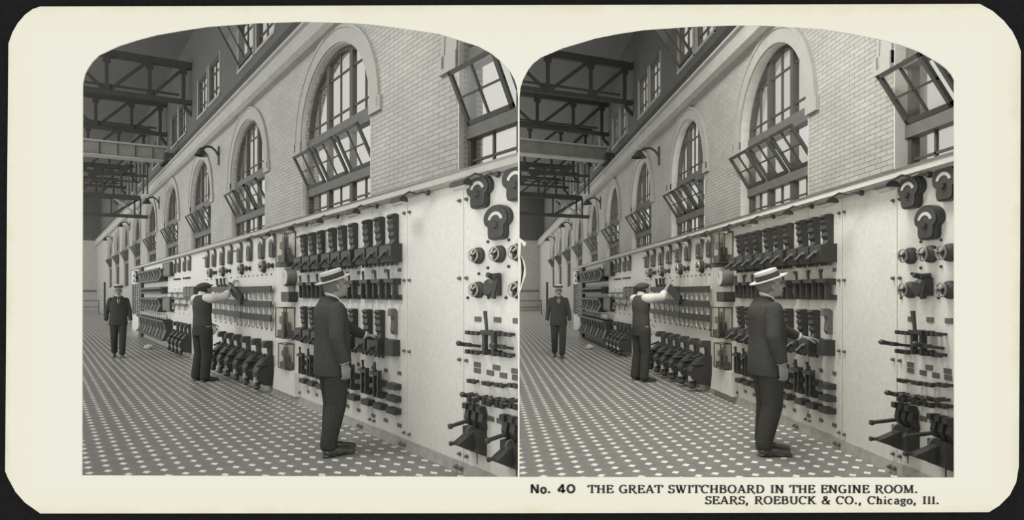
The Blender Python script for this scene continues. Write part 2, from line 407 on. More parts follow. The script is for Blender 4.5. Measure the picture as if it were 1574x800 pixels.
letters('SEARS, ROEBUCK & CO., Chicago, Ill.', 1084, 1445, 775.5, 12, .25, .12).build('caption_publisher', inkm, card)
# torn flaw on the mount between the pictures, pencil line and chips at the lower left corner
m = MB()
for poly in ([(796.5, 365), (800, 367), (809, 374), (806, 380), (801, 372), (800, 392), (806, 402), (808, 412), (808, 424), (803, 437), (800, 448), (797, 450), (796.5, 420)],):
    m.prism([cpt(*p) for p in poly], 'y', ZC - .003, ZC + .004)
m.build('torn_paper_scar', cardm, card, uvf=lambda p: (787, 60), label='torn white paper scar beside the right picture')

m = MB().prism([cpt(*p) for p in [(799, 392), (803, 400), (805.5, 412), (804, 425), (800, 442), (801.5, 420), (801, 404)]], 'y', ZC - .006, ZC - .003)
m.build('scar_crack', inkm, card, label='dark crack in the torn scar')

# ------------------------------------------------------------------ hall shells
BAY = .953e-3
QW = [1.57e-3 + BAY * i for i in range(10)]          # far jambs of the arched windows
WWID = .56e-3
SILL, SPR = 1.9, 4.19
def slab(hall, name, mt, poly, axis, a, b, holes=(), uvf=None, kind='structure', parent=None):
    mb = MB().prism(poly, axis, a, b, holes)
    o = mb.build(name, mt, parent, xf=hall.map, uvf=uvf)
    if parent is None: o['kind'] = kind; reg(o, hall)
    return o
WY = []
for q in QW:
    y1 = yq(q, XW); y0 = yq(q - WWID * .95, XW); WY.append((y0, y1))
WW = sum(b - a for a, b in WY) / len(WY)
WY = [((a + b) / 2 - WW / 2, (a + b) / 2 + WW / 2) for a, b in WY]
R_IN = WW / 2
CY = []                                               # clerestory pairs
for i in range(-1, 8):
    q = 4.219e-3 + .879e-3 * (i - 1)
    if q < 2.2e-3: continue
    y1 = yq(q, XC); CY.append((y1 - 2.5, y1 - 1.37, y1 - 1.13, y1))
def archpoly(y0, y1, sill, spr, r=None, n=18):
    c = (y0 + y1) / 2; r = r or (y1 - y0) / 2
    return [(y0, sill), (y1, sill)] + [(c + r * math.cos(PI * i / n), spr + r * 1.03 * math.sin(PI * i / n)) for i in range(n + 1)]
YEND = 53.0
HTOP = 10.2
for H in HALLS:
    sd = H.side
    slab(H, 'floor', floorm, [(-2.5, 1.5), (4.3, 1.5), (4.3, YEND), (-2.5, YEND)], 'z', -.1, 0, uvf=lambda p: (p[0], p[1]))
    slab(H, 'wall_right', brickm, [(1.0, 0), (YEND, 0), (YEND, 6.05), (1.0, 6.05)], 'x', XW, XW + .34,
         [archpoly(a, b, SILL, SPR) for a, b in WY], uvf=lambda p: (p[1] + p[0], p[2]))
    hs = []
    for a, b, c, d in CY: hs += [[(a, 7.15), (b, 7.15), (b, 8.3), (a, 8.3)], [(c, 7.15), (d, 7.15), (d, 8.3), (c, 8.3)]]
    slab(H, 'wall_clerestory', clerm, [(1.0, 6.0), (YEND, 6.0), (YEND, HTOP), (1.0, HTOP)], 'x', XC, XC + .15, hs, uvf=lambda p: (p[1], p[2]))
    slab(H, 'ceiling', roofm, [(-2.0, 2.0), (5.2, 2.0), (5.2, YEND), (-2.0, YEND)], 'z', HTOP, HTOP + .1)
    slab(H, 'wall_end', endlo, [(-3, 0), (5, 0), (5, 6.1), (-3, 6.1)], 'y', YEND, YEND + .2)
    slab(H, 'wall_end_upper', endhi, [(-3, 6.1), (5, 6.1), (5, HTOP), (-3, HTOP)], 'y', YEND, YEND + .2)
    slab(H, 'trim_end', endhi, [(-3, 1.7), (4.1, 1.7), (4.1, 1.8), (-3, 1.8)], 'y', YEND - .06, YEND)
    # crane runway ledge, rail and the strip above
    prof = [(XW, 5.62), (XW - .12, 5.64), (XW - .2, 5.70), (XW - .2, 5.86), (XW - .16, 5.88), (XW - .16, 6.0), (XW - .22, 6.02), (XW - .22, 6.07), (XC + .02, 6.07), (XC + .02, 6.02), (XW, 5.98)]
    o = slab(H, 'trim_1', girdm, prof, 'y', 1.0, YEND)
    slab(H, 'trim_2', trussm, [(XC - .14, 6.05), (XC, 6.05), (XC, 6.74), (XC - .14, 6.74)], 'y', 1.0, YEND)
    slab(H, 'trim_3', sashm, [(XW - .06, 6.07), (XW + .02, 6.07), (XW + .02, 6.16), (XW - .06, 6.16)], 'y', 1.0, YEND)
    # stone kerb along the foot of the board
    slab(H, 'trim_4', kerb_m, [(XB - .02, 0), (XB + .14, 0), (XB + .14, .1), (XB - .012, .1)], 'y', 2.4, yu(203))

# added slim wedge between the two halls, kept pale to bounce light
def ray(px, d): return ((px - 787) / FPX * d, d)
m = MB().prism([ray(796.7, ZC + .1), ray(798.0, ZC + .1), ray(798.0, 10), ray(796.7, 10)], 'z', 0, 5.0)
m.build('wall_added_divider', mat('partition_bounce_white', .72, .9, .05, 6))['kind'] = 'structure'

# arched window -------------------------------------------------------------
def arch_ring(mb, r0, r1, x0, x1, leg=0, n=22):
    pts = [(r1, -leg)] + [(r1 * math.cos(PI * i / n), r1 * 1.03 * math.sin(PI * i / n)) for i in range(n + 1)] + [(-r1, -leg)]
    pin = [(r0, -leg)] + [(r0 * math.cos(PI * i / n), r0 * 1.03 * math.sin(PI * i / n)) for i in range(n + 1)] + [(-r0, -leg)]
    k = len(pts)
    vs = [(x, p[0], p[1] + SPR - SILL) for x in (x0, x1) for L in (pts, pin) for p in L]
    fs = []
    for i in range(k - 1):
        fs += [(i, i + 1, k + i + 1, k + i), (2 * k + i, 3 * k + i, 3 * k + i + 1, 2 * k + i + 1),
               (i, 2 * k + i, 2 * k + i + 1, i + 1), (k + i, k + i + 1, 3 * k + i + 1, 3 * k + i)]
    fs += [(0, k, 3 * k, 2 * k), (k - 1, 3 * k - 1, 4 * k - 1, 2 * k - 1)]
    mb.add(vs, fs)
def make_window():
    w = empty('window_1'); r = R_IN; z0 = SILL; s = SPR - SILL
    fx0, fx1 = .13, .22                                # frame set back in the reveal
    m = MB(); arch_ring(m, r + .0, r + .2, -.035, 0, .14); arch_ring(m, r + .2, r + .25, -.05, 0, .14)
    m.box(-.05, 0, r, r + .3, s - .2, s); m.box(-.05, 0, -r - .3, -r, s - .2, s)
    m.build('architrave', archm, w)
    m = MB(); arch_ring(m, r - .012, r + .004, -.003, .335, s); m.build('reveal', revm, w)
    m = MB(); arch_ring(m, r - .07, r + .01, fx0, fx1, s)
    for y in (-r / 3, r / 3):
        m.box(fx0, fx1, y - .045, y + .045, 0, s - .2)
        zt = math.sqrt(max(0, r * r - y * y)) * 1.03
        m.box(fx0, fx1, y - .045, y + .045, s, s + zt - .02)
    m.box(fx0, fx1, -r, r, 0, .08)
    m.build('frame', sashm, w)
    m = MB(); m.box(fx0 - .05, fx1, -r, r, s - .2, s - .11); m.box(fx0 - .02, fx1, -r, r, s - .11, s + .02)
    m.box(fx0 - .03, fx1, -r, r, 1.31, 1.46); m.build('transom', sasht, w)
    m = MB()
    for c in (-r * 2 / 3, 0, r * 2 / 3):
        top = s + math.sqrt(max(.01, r * r - c * c)) * 1.03 - .04
        m.box(fx0 + .03, fx1 - .03, c - .014, c + .014, s, top); m.box(fx0 + .03, fx1 - .03, c - .014, c + .014, 0, 1.32)
    for zz, hw in ((s + .2, r - .02), (s + .82, math.sqrt(r * r - .82 ** 2) if r > .83 else .3)):
        m.box(fx0 + .03, fx1 - .03, -hw, hw, zz - .013, zz + .013)
    for zz in (.36, .72, 1.07): m.box(fx0 + .03, fx1 - .03, -r, r, zz - .013, zz + .013)
    m.build('glazing_bars', sashm, w)
    m = MB(); n = 18
    m.prism([(-r + .03, s)] + [((r - .03) * math.cos(PI - PI * i / n), s + (r - .03) * 1.03 * math.sin(PI * i / n)) for i in range(1, n)] + [(r - .03, s)], 'x', fx0 + .045, fx0 + .05)
    m.build('arch_pane', pane_m, w)
    MB().box(fx0 + .045, fx0 + .05, -r + .03, r - .03, .03, 1.33).build('lower_pane', pane_m, w)
    # three hopper sashes tilted into the room, hinged at the foot
    ang = math.radians(31); sh = .62
    for c in (-r * 2 / 3, 0, r * 2 / 3):
        hw = r / 3 - .05
        def T(x, y, z): return (fx0 - .02 + x * math.cos(ang) - z * math.sin(ang), c + y, 1.46 + z * math.cos(ang) + x * math.sin(ang))
        def tb(mb, *b):
            t = MB().box(*b); mb.add([T(*p) for p in t.v], t.f)
        m = MB()
        tb(m, -.02, .02, -hw, -hw + .045, 0, sh); tb(m, -.02, .02, hw - .045, hw, 0, sh)
        tb(m, -.02, .02, -hw, hw, 0, .05); tb(m, -.02, .02, -hw, hw, sh - .05, sh)
        tb(m, -.012, .012, -.012, .012, 0, sh); tb(m, -.012, .012, -hw, hw, sh / 2 - .012, sh / 2 + .012)
        so = m.build('sash', sashm, w)
        m = MB(); tb(m, -.003, .003, -hw + .02, hw - .02, .02, sh - .02); m.build('pane', pane_m, so)
    return w
WIN = make_window()
wn = [0]
for H in HALLS:
    for i, (a, b) in enumerate(WY):
        wn[0] += 1
        place(WIN, H, XW, (a + b) / 2, SILL, None, None, kind='structure', name='window_%d' % wn[0])
def make_clere():
    w = empty('window_21'); m = MB()
    for y0, y1 in ((0, 1.13), (1.37, 2.5)):
        m.box(.02, .1, y0, y0 + .07, 0, 1.15); m.box(.02, .1, y1 - .07, y1, 0, 1.15); m.box(.02, .1, y0, y1, 0, .07); m.box(.02, .1, y0, y1, 1.08, 1.15)
        c = (y0 + y1) / 2; m.box(.04, .08, c - .02, c + .02, 0, 1.15); m.box(.04, .08, y0, y1, .28, .31); m.box(.04, .08, y0, y1, .8, .83)
    m.build('frame', sashm, w)
    m = MB()
    for y0, y1 in ((0, 1.13), (1.37, 2.5)):
        m.box(-.03, .02, y0 - .06, y0, -.05, 1.2); m.box(-.03, .02, y1, y1 + .06, -.05, 1.2); m.box(-.05, .1, y0 - .06, y1 + .06, -.07, 0)
    m.build('casing', archm, w)
    for y0, y1 in ((0, 1.13), (1.37, 2.5)): MB().box(.055, .06, y0 + .02, y1 - .02, .02, 1.13).build('pane', pane_m, w)
    return w
CLW = make_clere()
for H in HALLS:
    for a, b, c, d in CY:
        wn[0] += 1
        place(CLW, H, XC, a, 7.15, None, None, kind='structure', name='window_%d' % wn[0])

# open sash hanging in the nearest clerestory window
def make_open_sash():
    w = empty('hinged_sash'); m = MB(); T = lambda x, z: (-.55 + x, z)
    m.bar((-.75, .0, 1.15), (0, .0, .05), .05, .05); m.bar((-.75, .95, 1.15), (0, .95, .05), .05, .05); m.bar((-.75, 0, 1.15), (-.75, .95, 1.15), .05, .05)
    m.bar((0, 0, .05), (0, .95, .05), .05, .05); m.bar((-.75, .47, 1.15), (0, .47, .05), .03, .03); m.build('sash_frame', sashm, w)
    m = MB().add([(-.74, .02, 1.13), (-.74, .93, 1.13), (0, .93, .07), (0, .02, .07)], [(0, 1, 2, 3)]); m.build('pane', pane_m, w)
    return w
OS = make_open_sash()
for H in HALLS:
    c = [k for k in CY if k[3] > 12][0]
    place(OS, H, XC - .02, c[2] + .1, 7.2, 'dark open sash tilted inward at the nearest clerestory window, %s picture' % H.side, 'window sash')

# ------------------------------------------------------------------ roof trusses, crane, cage
def bars(H, name, mt, segs, parent):
    m = MB()
    for p, q, w, h in segs:
        m.bar(p, q, w, h)
    return m.build(name, mt, parent, xf=H.map)
TW = ['nearest', 'second nearest', 'third', 'fourth', 'fifth', 'farthest']
for H in HALLS:
    for i in range(6):
        Y = 19.25 + 4.24 * i
        k = 19.25
        tn = PY(290, 102, k)[2]; bn = PY(290, 158, k)[2]
        zt, zb = tn, bn
        t = empty('roof_truss')
        tag(t, '%s dark iron roof truss under the ceiling, %s picture' % (TW[i], H.side), 'roof truss', 'roof trusses in the %s picture' % H.side)
        X0, X1 = -1.2, XC - .02
        bars(H, 'top_chord', trussm, [((X0, Y, zt), (X1, Y, zt), .16, .22)], t)
        bars(H, 'bottom_chord', trussm, [((X0, Y, zb), (X1, Y, zb), .14, .14), ((X0, Y, zb + .22), (X1 - .4, Y, zb + .22), .06, .06)], t)
        px = [4.25, PY(230, 100, k)[0], PY(164, 100, k)[0], PY(164, 100, k)[0] - 1.45]
        for j, x in enumerate(px):
            m = MB(); m.bar((x, Y, zb), (x, Y, zt), .1, .12)
            m.bar((x - .12, Y, zt - .16), (x + .12, Y, zt - .16), .12, .22)
            if j: m.bar((x - .1, Y, zb + .12), (x + .1, Y, zb + .12), .12, .2)
            m.build('post', trussm, t, xf=H.map)
        for a, b, ta, tb_ in ((px[1], px[2], zt, zb), (px[1], px[0], zb, zt - .1), (px[2], px[3], zb, zt)):
            bars(H, 'diagonal_brace', trussm, [((a, Y, ta), (b, Y, tb_), .07, .1)], t)
        m = MB(); m.bar((4.25, Y, zb), (4.32, Y, zb - .2), .1, .12); m.bar((4.32, Y, zb - .2), (XC, Y, zb - .42), .1, .12)
        m.build('knee_brace', trussm, t, xf=H.map)
        reg(t, H)
    # travelling crane
    Y = 21.1; t = empty('travelling_crane'); tag(t, 'grey travelling crane girder spanning the hall on wall rails, %s picture' % H.side, 'crane')
    bars(H, 'girder', cranem, [((-1.5, Y, 6.5), (3.95, Y, 6.5), .3, .42)], t)
    m = MB(); m.bar((-1.5, Y - .02, 6.74), (4.0, Y - .02, 6.74), .5, .05); m.bar((-1.5, Y, 6.27), (4.0, Y, 6.27), .45, .04)
    m.build('flanges', girdm, t, xf=H.map)
    for i in range(10):
        x = -1.3 + .6 * i; bars(H, 'stiffener', cranem, [((x, Y - .17, 6.3), (x, Y - .17, 6.72), .04, .03)], t)
    m = MB().box(3.9, 4.2, Y - .5, Y + .5, 6.2, 6.5); m.build('end_carriage', trussm, t, xf=H.map)
    for yy in (Y - .35, Y + .35): MB().lathe([(-.05, .14), (-.04, .16), (.04, .16), (.05, .14)], 'x', 16, (4.1, yy, 6.28)).build('wheel', midm, t, xf=H.map)
    m = MB(); Yb = Y + .8
    m.bar((1.6, Yb, 5.98), (3.0, Yb, 6.18), .08, .08); m.bar((1.4, Yb, 5.8), (3.5, Yb, 5.86), .08, .08); m.bar((.8, Yb, 5.4), (2.3, Yb, 6.0), .07, .07)
    m.bar((2.5, Yb, 5.86), (2.85, Yb, 6.2), .2, .2); m.bar((-1, Yb, 5.6), (3.2, Yb, 5.62), .05, .06)
    for x in (3.1, 3.35, 3.5): m.bar((x, Yb, 5.2), (x, Yb, 6.3), .05, .05)
    m.build('bracing', trussm, t, xf=H.map); reg(t, H)
    # operator cage with crossed braces
    Y = 26; t = empty('crane_cage'); tag(t, 'dark cross-braced crane cage hanging beyond the crane girder, %s picture' % H.side, 'crane cage')
    A = PY(216, 305, Y); B = PY(127, 291, Y); C_ = PY(227, 334, Y); D = PY(127, 327, Y); x1 = A[0]; x0 = PY(171, 300, Y)[0]
    bars(H, 'top_rail', trussm, [((-1, Y, A[2]), (A[0], Y, A[2]), .15, .2)], t)
    bars(H, 'bottom_rail', trussm, [((-1, Y, C_[2]), (C_[0], Y, C_[2]), .12, .14)], t)
    for x in (x0, x1, x1 - .25): bars(H, 'post', trussm, [((x, Y, C_[2]), (x, Y, A[2]), .07, .07)], t)
    bars(H, 'cross_brace', girdm, [((x0, Y, A[2]), (x1, Y, C_[2]), .07, .09)], t)
    bars(H, 'cross_brace', trussm, [((x0, Y, C_[2]), (x1, Y, A[2]), .07, .09)], t)
    for x in (1.1, 2.3): bars(H, 'hanger', trussm, [((x, Y, A[2]), (x, Y, 6.6), .06, .06)], t)
    reg(t, H)
    # railing at the far end
    t = empty('railing'); tag(t, 'thin pipe railing at the far end of the hall, %s picture' % H.side, 'railing')
    Y = 44.0
    for z in (.55, 1.0): bars(H, 'rail', midm, [((-2, Y, z), (3.6, Y, z), .06, .06)], t)
    for x in (.2, 2.1, 3.6): bars(H, 'post', midm, [((x, Y, 0), (x, Y, 1.05), .07, .07)], t)
    reg(t, H)
    o = bars(H, 'iron_post', trussm, [(PY(161, 479, 40)[:2] + (0,), PY(161, 434, 40), .12, .12)], None)
    tag(o, 'thin dark upright post at the far left, %s picture' % H.side, 'post'); reg(o, H)

# wall bracket lamps
def make_bracket():
    w = empty('wall_lamp'); m = MB()
    m.box(-.03, 0, -.05, .05, -.28, .2); m.build('wall_plate', dark, w)
    pts = [(-.02, 0, -.05), (-.1, 0, .08), (-.22, 0, .16), (-.36, 0, .15), (-.46, 0, .08)]
    MB().tube(pts, .03, 8).build('arm', dark, w)
    MB().lathe([(.1, .03), (.06, .07), (-.02, .13), (-.1, .19), (-.1, .17), (-.03, .11)], 'z', 18, (-.5, 0, 0)).build('lamp_shade', dark, w, smooth=True)
    return w
BR = make_bracket()
for H in HALLS:
    for i in range(4):
        q = 3.72e-3 + 1.93e-3 * i
        place(BR, H, XW, yq(q, XW), 5.15, 'black bracket lamp on the brick wall, %s nearest, %s picture' % (('first', 'second', 'third', 'fourth')[i], H.side),
              'wall lamp', 'bracket lamps on the brick wall, %s picture' % H.side)

# ------------------------------------------------------------------ the switchboard
PANELS = [(1010, 713, 'rightmost marble switchboard panel with round meters and handwheels'),
          (713, 626.5, 'blank marble switchboard panel without instruments'),
          (626.5, 573, 'marble panel with breakers and switches left of the blank panel'),
          (573, 505, 'middle marble panel of the three with breaker rows'),
          (505, 460, 'left marble panel of the three with breaker rows'),
          (460, 423.5, 'narrow marble panel behind the glass cases and gauge'),
          (423.5, 362, 'marble panel with paired meters left of the glass cases'),
          (362, 314, 'marble panel behind the workman with paired meters'),
          (314, 265, 'marble panel with four small meters left of the workman'),
          (265, 221, 'far marble panel carrying dark racks'),
          (218, 203, 'farthest narrow marble panel with hanging chains')]
def board_items(H):
    for i, (ua, ub, lab) in enumerate(PANELS):
        y0, y1 = yu(ua) + .004, yu(ub) - .004
        t = empty('switchboard_panel'); tag(t, lab + ', %s picture' % H.side, 'switchboard panel', 'marble panels in the %s picture' % H.side)
        if y0 < 1: y0 = 1.2
        MB().box(XB, XB + .05, y0, y1, .1, 2.44).build('slab', marble, t, xf=H.map)
        # corner bolts in brass
        if i < 9:
            for k, h in enumerate((.16, .95, 1.63, 2.28)):
                for dy in ((y0 + .04, y1 - .04) if i < 3 or k in (0, 3) else ()):
                    if dy < 2: continue
                    MB().lathe([(0, .016), (-.012, .016), (-.02, .011), (-.03, .009)], 'x', 10, (XB, dy, h)).build('bolt', midm, t, xf=H.map)
        def plate(u, v, w=.075, hh=.04, mtl=nplate):
            _, y, z = P(u, v); MB().box(XB - .008, XB, y - w / 2, y + w / 2, z - hh / 2, z + hh / 2).build('name_plate', mtl, t, xf=H.map)
        def stud(u, v, r=.012):
            _, y, z = P(u, v); MB().lathe([(0, r), (-.012, r), (-.016, r * .6)], 'x', 8, (XB, y, z)).build('stud', dark, t, xf=H.map)
        if i == 0:
            for u, v in ((735.5, 491), (765.5, 492), (795, 493.5), (734.5, 561), (764, 565.5), (734.5, 570), (754.5, 573.5), (774.5, 577.5), (793, 571), (794, 581), (755, 644), (770, 648)):
                plate(u, v)
            for u, v in ((751, 372), (783, 369), (751, 412), (783, 410), (737, 421), (720, 458), (752, 458), (779, 458)): stud(u, v)
        if i in (2, 3, 4):
            for u, q_ in UB[(i - 2) * 3:(i - 1) * 3]:
                z = 1.735; y = yu(u) - .07
                for z, w in ((1.735, .06), (.72, .06), (.21, .07)):
                    MB().box(XB - .008, XB, y - w / 2, y + w / 2, z - .018, z + .018).build('name_plate', nplate, t, xf=H.map)
        if i in (6, 7, 8):
            n_ = {6: 9, 7: 6, 8: 6}[i]
            for k in range(n_):
                y = y0 + (y1 - y0) * (k + .7) / (n_ + .4)
                for z, r in (((.95, .015), (1.8, .013)) if i != 8 else ((1.0, .014), (1.62, .014), (1.18, .012))):
                    MB().lathe([(0, r), (-.012, r), (-.016, r * .6)], 'x', 8, (XB, y, z)).build('stud', dark, t, xf=H.map)
        reg(t, H)
UB = [(608.5, 0), (588, 0), (569, 0), (547, 0), (530.5, 0), (515, 0), (497.5, 0), (484, 0), (471, 0)]
for H in HALLS:
    board_items(H)
    o = slab(H, 'board_cornice', cornice_m, [(XB - .1, 2.44), (XB - .08, 2.5), (XB - .1, 2.51), (XB + .12, 2.51), (XB + .12, 2.42), (XB - .05, 2.42)], 'y', 2.2, yu(203), kind=None)
    del o['kind']; tag(o, 'long grey cornice along the top of the switchboard, %s picture' % H.side, 'cornice')
    o = MB().box(XB - .1, XB + .06, yu(221.5), yu(217.5), 0, 2.42).build('board_post', dark, xf=H.map)
    tag(o, 'dark upright iron post at the far end of the switchboard, %s picture' % H.side, 'post'); reg(o, H)
    # brass bolts on the kerb
    for j, u in enumerate((706, 619, 554)):
        _, y, z = P(u, 452, XB - .02)
        o = MB(); 
        for dy in (-.03, .03): o.lathe([(0, .02), (-.015, .018), (-.035, .012)], 'x', 10, (XB - .018, y + dy, .05))
        o = o.build('kerb_bolt', midm, xf=H.map); tag(o, 'pair of bolt heads on the kerb, %s, %s picture' % (ORD[j], H.side), 'bolt', 'kerb bolts, %s picture' % H.side); reg(o, H)

# --- instruments (built at the board face: -x points into the room)
def outline_meter(w, h, topw):
    r = topw / 2; pts = []
    b = w / 2; rr = .03
    pts += [(-b + rr, 0), (b - rr, 0), (b, rr)]
    zc = h - r
    a0 = -35
    pts += [(r * math.cos(math.radians(a)), zc + r * math.sin(math.radians(a))) for a in range(a0, 181 - a0, 12)]
    pts += [(-b, rr)]
    return pts
def make_meter(name, w, h, topw, depth, col=dark):
    t = empty(name); pl = outline_meter(w, h, topw)
    MB().prism(pl, 'x', -depth, 0).build('case', col, t)
    s = [(p[0] * .86, (p[1] - h * .5) * .9 + h * .5) for p in pl]
    MB().prism(s, 'x', -depth - .012, -depth).build('cover', dark2, t)
    r = topw / 2; zc = h - r
    if h < .3: zc = .13; r = .115
    a = [((r * .72) * math.cos(math.radians(k)), zc + (r * .72) * math.sin(math.radians(k))) for k in range(20, 161, 14)]
    b = [((r * .50) * math.cos(math.radians(k)), zc + (r * .50) * math.sin(math.radians(k))) for k in range(160, 19, -14)]
    MB().prism(a + b, 'x', -depth - .016, -depth - .01).build('dial', dial_m, t, label='pale curved dial scale')
    MB().lathe([(-depth - .01, .03), (-depth - .03, .022)], 'x', 14, (0, 0, h * .42)).build('boss', col, t)
    return t
_om = outline_meter
def outline_meter(w, h, topw):
    b = w / 2; pts = [(-b + .04, 0), (b - .04, 0), (b - .01, .012), (b, .04), (b, .1)]
    pts += [(topw / 2 * math.cos(math.radians(a)), .165 + .1 * math.sin(math.radians(a))) for a in range(-25, 206, 12)]
    return pts + [(-b, .1), (-b, .04), (-b + .01, .012)]
BIGM = make_meter('round_meter', .19, .265, .28, .045)
outline_meter = _om
def make_edge():
    t = empty('edgewise_meter'); pl = outline_meter(.19, .36, .235)
    MB().prism(pl, 'x', -.05, 0).build('case', midm, t)
    MB().prism([(-.08, .015), (.08, .015), (.085, .19), (.05, .23), (-.05, .23), (-.085, .19)], 'x', -.062, -.05).build('cover', dark, t)
    a = [(.1 * math.cos(math.radians(k)), .25 + .09 * math.sin(math.radians(k))) for k in range(0, 181, 15)]
    b = [(.06 * math.cos(math.radians(k)), .24 + .04 * math.sin(math.radians(k))) for k in range(180, -1, -15)]
    MB().prism(a + b, 'x', -.056, -.049).build('dial', dial_m, t, label='pale arched dial')
    MB().lathe([(-.06, .012), (-.075, .009)], 'x', 10, (0, 0, .06)).build('knob', steel, t)
    return t
EDGM = make_edge()
def make_wheel(name, R, spokes=3):
    t = empty(name)
    MB().lathe([(0, R * 1.35), (-.03, R * 1.3), (-.05, R * .9)], 'x', 20).build('base', dark2, t)
    m = MB().torus((-.075, 0, 0), R, R * .13, 'x', 24, 6)
    for k in range(spokes): a = 2 * PI * k / spokes + .5; m.bar((-.09, 0, 0), (-.09, R * math.cos(a), R * math.sin(a)), R * .18, .012)
    m.build('rim', steel, t, smooth=True)
    MB().cyl((0, 0, 0), (-.1, 0, 0), R * .25, R * .2, 12).build('hub', dark, t)
    return t
WH = make_wheel('rheostat_handwheel', .05)
WHO = make_wheel('open_handwheel', .075, 3)
SK = empty('rotary_knob')
MB().lathe([(0, .035), (-.02, .034), (-.03, .02), (-.05, .02), (-.055, .035), (-.075, .03)], 'x', 16).build('dial_disc', dark, SK)
MB().box(-.09, -.07, -.008, .008, -.035, .035).build('pointer', midm, SK)
def make_plug():
    t = empty('control_lever')
    MB().lathe([(0, .07), (-.05, .07), (-.07, .05)], 'x', 18, (0, .05, 0)).build('drum', dark, t)
    m = MB(); m.bar((-.04, -.03, .08), (-.04, -.03, -.06), .05, .05); m.bar((-.06, -.06, .1), (-.06, -.01, -.08), .03, .03)
    m.cyl((-.04, -.01, .08), (-.12, -.0, .1), .025, .02, 10); m.cyl((-.04, -.06, .09), (-.1, -.05, .09), .025, .02, 10)
    m.build('lever', dark, t); return t
PLUG = make_plug()
def make_breaker():
    t = empty('circuit_breaker')          # origin: top of base block
    MB().prism([(0, -.16), (-.13, -.16), (-.15, -.1), (-.15, 0), (-.1, .02), (0, .02)], 'y', -.115, .1).build('base', dark, t)
    prof = [(0, .0), (0, .31), (-.03, .32), (-.075, .315), (-.095, .29), (-.07, .27), (-.085, .24), (-.07, .21), (-.08, .17), (-.062, .14), (-.07, .1), (-.05, .07), (-.06, 0)]
    MB().prism(prof, 'y', -.055, .045).build('arcing_column', dark, t)
    m = MB(); m.bar((-.06, -.05, .05), (-.17, -.05, -.07), .018, .02); m.bar((-.06, .045, .03), (-.17, .045, -.09), .012, .012)
    m.build('linkage', midm, t)
    m = MB(); m.cyl((-.14, 0, -.05), (-.21, 0, -.12), .016, .02, 10); m.lathe([(-.02, .01), (0, .024), (.02, .01)], 'x', 10, (-.215, 0, -.125)); m.build('handle', dark, t)
    for y in (-.08, 0, .07): MB().cyl((-.05, y, -.16), (-.05, y, -.19), .018, .014, 8).build('terminal', dark2, t)
    return t
BK = make_breaker()
def make_knife():
    t = empty('knife_switch')             # origin mid-body
    MB().box(-.035, 0, -.115, .11, -.11, -.06).build('hinge_block', dark, t)
    m = MB()
    for y in (-.075, 0, .075): m.box(-.07, 0, y - .02, y + .02, .04, .1)
    m.build('jaw', dark, t)
    m = MB()
    for y in (-.06, .06): m.box(-.085, -.03, y - .012, y + .012, -.1, .1)
    m.build('blade', dark2, t)
    MB().box(-.1, -.07, -.085, .085, .06, .1).build('crossbar', dark, t)
    m = MB(); m.cyl((-.09, 0, .08), (-.1, 0, .19), .011, .017, 10); m.build('handle', dark, t)
    MB().box(-.02, 0, -.04, .02, -.06, .05).build('centre_plate', steel, t)
    return t
KN = make_knife()
def make_tall_switch(full=True):
    t = empty('changeover_switch')        # origin at h .47
    for z in (.12, 0, -.12):
        MB().box(-.09, 0, -.1, .06, z - .028, z + .028).build('contact_block', dark, t)
    m = MB()
    for y in (-.06, .02): m.box(-.11, -.06, y - .012, y + .012, -.02, .25)
    if full:
        m.build('blade', dark, t)
        MB().box(-.12, -.08, -.09, .07, .2, .235).build('crossbar', dark, t)
        MB().cyl((-.1, -.01, .23), (-.11, -.01, .33), .011, .016, 10).build('handle', dark, t)
    return t
TS = make_tall_switch()
TS2 = make_tall_switch(False)
for H in HALLS:
    sd = H.side
    for u, v, n in ((741, 321, 'upper left'), (769, 369, 'lower'), (799, 309, 'upper right')):
        _, y, z = P(u, v); place(BIGM, H, XB, y, z, 'large black round-topped meter, %s one on rightmost panel, %s picture' % (n, sd), 'meter', 'large meters, %s picture' % sd)
    for j, (u, v) in enumerate(((737, 393.5), (769, 391), (799, 388.5), (737, 446), (799, 446))):
        _, y, z = P(u, v)
        place(WH, H, XB, y, z, 'metal-rimmed handwheel, %s row, %s, rightmost panel, %s picture' % ('upper' if j < 3 else 'lower', ('left', 'middle', 'right', 'left', 'right')[j], sd), 'handwheel', 'handwheels on rightmost panel, %s picture' % sd)
    _, y, z = P(765, 443); place(PLUG, H, XB, y, z, 'black drum with double lever between the lower handwheels, %s picture' % sd, 'control lever')
    for j, (u, _) in enumerate(UB):
        y = yu(u) + .0
        place(BK, H, XB, y, 1.97, 'black upper-row circuit breaker, %s of nine, %s picture' % (ORD[j], sd), 'circuit breaker', 'upper row breakers, %s picture' % sd)
        place(KN, H, XB, y, 1.55, 'black knife switch under the upper breakers, %s of nine, %s picture' % (ORD[j], sd), 'switch', 'knife switches under the upper breakers, %s picture' % sd)
        if not (j == 0):
            place(BK, H, XB, y, 1.03, 'black lower-row circuit breaker, %s of nine, %s picture' % (ORD[j], sd), 'circuit breaker', 'lower row breakers, %s picture' % sd, scale=.96)
        place(TS2 if j < 1 else TS, H, XB, y, .47, 'black triple-row switch near the kerb, %s of nine, %s picture' % (ORD[j], sd), 'switch', 'triple-row switches, %s picture' % sd)

